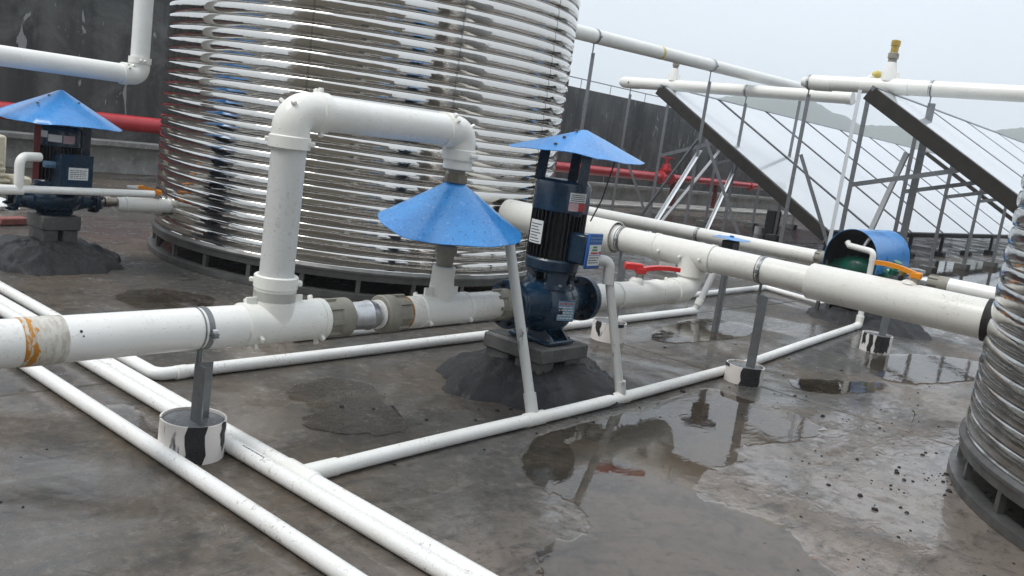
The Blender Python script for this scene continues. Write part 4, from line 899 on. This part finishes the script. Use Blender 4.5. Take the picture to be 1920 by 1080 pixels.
# ================================================================== SOLAR ARRAYS
def array(label, ut, zt, ub, zb, v0, n, wv=2.2, rear_u=None, braces=False):
    t = thing('solar_collector_array', label, 'solar panels', ((ut+ub)/2, v0, 0), 'rows of tilted solar collectors')
    top, bot = np.array([ut, 0, zt]), np.array([ub, 0, zb]); sl_ = nrm(bot-top); L = np.linalg.norm(bot-top); nn = nrm(np.cross(V, sl_)); nn = nn if nn[2] > 0 else -nn
    mid = (top+bot)/2; fr0 = gl0 = None
    for i in range(n):
        c = mid+V*(v0+wv*(i+.5))
        if fr0 is None:
            fr0 = build(MB().bbox(c-nn*.045, (L, wv-.05, .08), .006, (sl_, V, nn)), 'panel', 'panel_frame', t, smooth=False)
            gl0 = build(MB().box(c-nn*.002, (L-.06, wv-.20, .008), (sl_, V, nn)), 'glass', 'collector_glass', fr0, smooth=False)
        else:
            f_ = copy_part(fr0, t, (0, wv*i, 0)); 
            for q_ in (gl0,): g = q_.copy(); col.objects.link(g); g.parent = f_; g.location = (0, 0, 0)
    Lv = wv*n
    for s in (0, 1): build(MB().box(mid+V*(v0+(.03 if s == 0 else Lv-.03))-nn*.10, (L+.04, .05, .19), (sl_, V, nn)), 'side_beam', 'beam_brown', t, smooth=False)
    build(MB().box(top+V*(v0+Lv/2)-nn*.02+sl_*.0, (.05, Lv, .06), (sl_, V, nn)), 'top_rail', 'galvanised', t, smooth=False)
    build(MB().box(bot+V*(v0+Lv/2)-nn*.09-sl_*.06, (.06, Lv, .10), (sl_, V, nn)), 'bottom_rail', 'panel_frame', t, smooth=False)
    build(MB().box(mid+V*(v0+Lv/2)-nn*.125, (.07, Lv-.2, .07), (sl_, V, nn)), 'purlin', 'galvanised', t, smooth=False)
    f0 = r0 = b0 = k0 = a0 = None
    for i in range(n+1):
        v = v0+.12+(wv*i if i < n else wv*n-.24); off = (0, v-(v0+.12), 0)
        if f0 is None:
            f0 = build(MB().box((ub-.03, v, zb/2), (.06, .06, zb-.12)), 'front_leg', 'panel_frame', t, smooth=False); b0 = build(MB().bbox((ub-.03, v, .05), (.22, .22, .11), .01), 'footing', 'mound', t)
            ru = ut+.10 if rear_u is None else rear_u; rzz = zt-(ru-ut)*(zt-zb)/(ub-ut)-.16
            r0 = build(MB().angle((ru, v, 0), (ru, v, rzz), .062, .006, (0, 1, 0)), 'rear_leg', 'galvanised', t, smooth=False); k0 = build(MB().bbox((ru, v, .06), (.24, .24, .12), .01), 'footing', 'block', t)
            e = np.array([ut+1.2, v, zt-1.2*(zt-zb)/(ub-ut)-.20]); a0 = build(MB().angle((ru+.03, v, 1.36), e, .062, .006, (0, 1, 0)), 'brace', 'galvanised', t, smooth=False)
        else:
            for s in (f0, b0, r0, k0, a0): copy_part(s, t, off)
    return t
array('nearer row of white collectors rising behind the posts, left of the right tank', -9.4, 2.62, -5.75, .515, 14.8, 7)
array('far continuation of the collector row beyond the gap', -9.4, 2.62, -5.75, .515, 31.1, 5)
array('collector row at the right edge behind the right tank, dark beam foremost', -4.5, 2.62, -.85, .515, 12.15, 8, rear_u=-4.62)
t = tag(build(MB().angle((-4.62, 11.95, 0), (-4.62, 11.95, 2.55), .05, .006, (0, 1, 0)), 'steel_post', 'galvanised_pale_sheen', smooth=False), 'thin pale post just left of the dark beam of the right collector row', 'post', 'galvanised angle-steel posts')

# ================================================================== RED FIRE MAIN
fm = thing('fire_main', 'red fire water pipe with gate valve along the black parapet', 'pipe', (-12.3, 18, 0))
xz, xu = .775, -12.3
build(MB().cyl((xu, -10, xz-.03), (xu, 20.2, xz), .11, n=28), 'pipe', 'red_paint', fm); build(MB().cyl((xu, 20.6, xz+.02), (xu, 46, xz+.05), .085, n=28), 'pipe', 'red_paint', fm)
for v in (3.2, 16.6, 19.9, 22.6, 25): build(MB().ring((xu, v, xz), V, [(0, .08), (0, .125), (.05, .125), (.05, .08)], 28), 'coupling', 'red_paint', fm)
m = MB().lathe((xu, 19.95, xz), V, [(0, .11), (.02, .17), (.06, .17), (.07, .11), (.2, .13), (.34, .13), (.47, .11), (.48, .17), (.52, .17), (.54, .11), (.80, .11)], 28)
m.lathe((xu, 20.22, xz), Z, [(0, .12), (.16, .11), (.17, .16), (.22, .16), (.23, .12), (.34, .10), (.36, .045), (.52, .03)], 24); gv = build(m, 'gate_valve', 'red_paint', fm)
build(MB().ring((xu, 20.22, xz+.50), Z, [(0, .15), (0, .175), (.025, .175), (.025, .15)], 28).box((xu, 20.22, xz+.51), (.32, .02, .02)).box((xu, 20.22, xz+.51), (.02, .32, .02)), 'handwheel', 'red_paint', gv)
for v, wd in ((-4, .07), (2.3, .07), (9, .07), (20.75, .14), (23.0, .09), (29, .09), (35, .09)):
    build(MB().box((xu, v, .36), (wd, wd, .72)), 'leg', 'red_dark', fm, smooth=False); build(MB().box((xu, v, .075), (.22, .22, .02)), 'foot_plate', 'red_dark', fm, smooth=False)

# ================================================================== SMALL THINGS
# ribbed cream basket and packing waste behind the left pump
cr = thing('plastic_basket', 'cream ribbed plastic basket lying at the left edge behind the pump', 'basket', (-10.5, 3.85, 0))
for k in range(9):
    z = .06+k*.062; build(MB().bbox((-10.5, 3.72-k*.018, z), (.34, .40-k*.016, .034), .008), 'rib', 'cream', cr)
build(MB().bbox((-10.5, 3.70, .30), (.29, .30, .60), .02), 'core', 'cream', cr); build(MB().bbox((-10.5, 4.02, .12), (.30, .20, .10), .02), 'handle', 'cream', cr)
g = np.random.default_rng(3)
for k, (u, v, s) in enumerate(((-9.5, 3.25, .20), (-9.25, 3.38, .16), (-9.6, 3.45, .13), (-9.0, 3.15, .12))):
    m = MB(); n = 9; vs = [(u, v, s*.55)]
    for kk, (zz, q) in enumerate(((.42, .7), (.2, 1.), (.0, .9))):
        for i in range(n): a = 2*math.pi*i/n; r_ = s*q*(g.uniform(.7, 1.25)); vs.append((u+r_*math.cos(a), v+r_*1.3*math.sin(a), max(.002, s*zz+g.uniform(-.02, .02)*(zz > 0))))
    fs = [(0, 1+i, 1+(i+1) % n) for i in range(n)]+[(1+k_*n+i, 1+(k_+1)*n+i, 1+(k_+1)*n+(i+1) % n, 1+k_*n+(i+1) % n) for k_ in range(2) for i in range(n)]
    tag(build(m.add(vs, fs), 'foam_scrap', 'foam', smooth=False), ('largest white foam scrap', 'middle white foam scrap', 'white foam scrap farthest back', 'smallest white foam scrap, nearest')[k]+' on the floor at the left edge', 'scrap', 'foam scraps at the left edge')
tag(build(MB().bbox((-8.3, 3.15, .035), (.12, .25, .06), .008, (nrm((1, .2, 0)), nrm((-.2, 1, 0)), Z)), 'brick', 'brick_red'), 'red brick lying on the floor behind the left pump', 'brick')
for k, (u, v, lb) in enumerate(((-5.6, 9.6, 'small white cement-filled stub behind the tank link pipe, left one'), (-5.0, 10.6, 'small white stub on the wet floor behind the red lever'), (-8.4, 17.9, 'white stub among the braces near the black box'))):
    t = thing('floor_stub', lb, 'stub', (u, v, 0)); build(MB().ring((u, v, 0), Z, [(-.004, .09), (-.004, .10), (.16, .10), (.16, .09)], 24), 'casing', 'pvc_fit', t); build(MB().lathe((u, v, 0), Z, [(.1, .0895), (.145, .0895), (.15, .01)], 20), 'fill', 'stub_fill', t)
tag(build(MB().bbox((-8.6, 18.9, .25), (.22, .30, .5), .015), 'control_box', 'dark_lining'), 'black box standing on the roof behind the braced posts', 'box')
# seedling in the wet silt
sd_ = thing('seedling', 'tiny green seedling sprouting from the wet floor near the right tank', 'plant', (-1.50, 5.80, 0))
build(MB().tube([(-1.50, 5.80, 0), (-1.495, 5.805, .03), (-1.50, 5.81, .06)], .0018, 6), 'stem', 'leaf', sd_)
for a, L, z in ((.4, .035, .055), (2.5, .03, .05), (4.4, .032, .058), (5.6, .025, .04)):
    d = np.array([math.cos(a), math.sin(a), .7]); d = nrm(d); s = nrm(np.cross(d, Z)); o = np.array([-1.50, 5.808, z])
    build(MB().add([o, o+d*L*.5+s*L*.25, o+d*L, o+d*L*.5-s*L*.25], [(0, 1, 2, 3)]), 'leaf', 'leaf', sd_, smooth=False)
# loose grit, one scatter
m = MB(); g = np.random.default_rng(5)
def lump(x, y, r):
    n = 7; k1, k2 = [g.uniform(.75, 1.25, n) for _ in range(2)]; an = [2*math.pi*i/n for i in range(n)]
    vs = [(x+r*.15, y, r*.75)]+[(x+r*k1[i]*.7*math.cos(an[i]), y+r*k1[i]*.7*math.sin(an[i]), r*.6*k2[i]) for i in range(n)]+[(x+r*k2[i]*math.cos(an[i]), y+r*k2[i]*math.sin(an[i]), -.001) for i in range(n)]
    m.add(vs, [(0, 1+i, 1+(i+1) % n) for i in range(n)]+[(1+i, 1+n+i, 1+n+(i+1) % n, 1+(i+1) % n) for i in range(n)])
for (cx, cy, sx, sy, n_, r_) in ((-1.30, 4.55, .28, .40, 60, .010), (-1.05, 4.75, .10, .10, 34, .010), (-2.2, 5.45, .5, .15, 26, .009), (-2.7, 3.6, .2, .45, 26, .010), (-1.7, 5.6, .6, .6, 40, .007), (-2.6, 6.6, .7, .8, 40, .008), (-3.3, 1.3, .9, .4, 24, .006), (-1.3, 3.3, .5, .6, 30, .006), (-3.4, 2.9, .5, .4, 18, .007), (-7.2, 4.2, .5, .4, 20, .008), (-6.2, 2.7, .4, .3, 24, .010)):
    for _ in range(n_): lump(g.normal(cx, sx), g.normal(cy, sy), r_*min(2.2, g.lognormal(-.55, .55)))
tag(build(m, 'grit', 'grit', smooth=False), 'scattered black grit and pebbles on the wet floor', 'grit', None, 'stuff')

# ================================================================== HAZE
hz = bpy.data.materials.new('haze'); hz.use_nodes = True; nt = hz.node_tree; nt.nodes.clear()
oo = nt.nodes.new('ShaderNodeOutputMaterial'); pv = nt.nodes.new('ShaderNodeVolumePrincipled'); pv.inputs['Density'].default_value = .0013; pv.inputs['Color'].default_value = (.91, .96, 1, 1); nt.links.new(pv.outputs[0], oo.inputs['Volume'])
M['haze'] = hz
tag(build(MB().box((0, 0, 20), (1500, 1500, 82)), 'haze', 'haze', smooth=False), 'thin rainy haze over the roof and hills', 'haze', None, 'stuff')
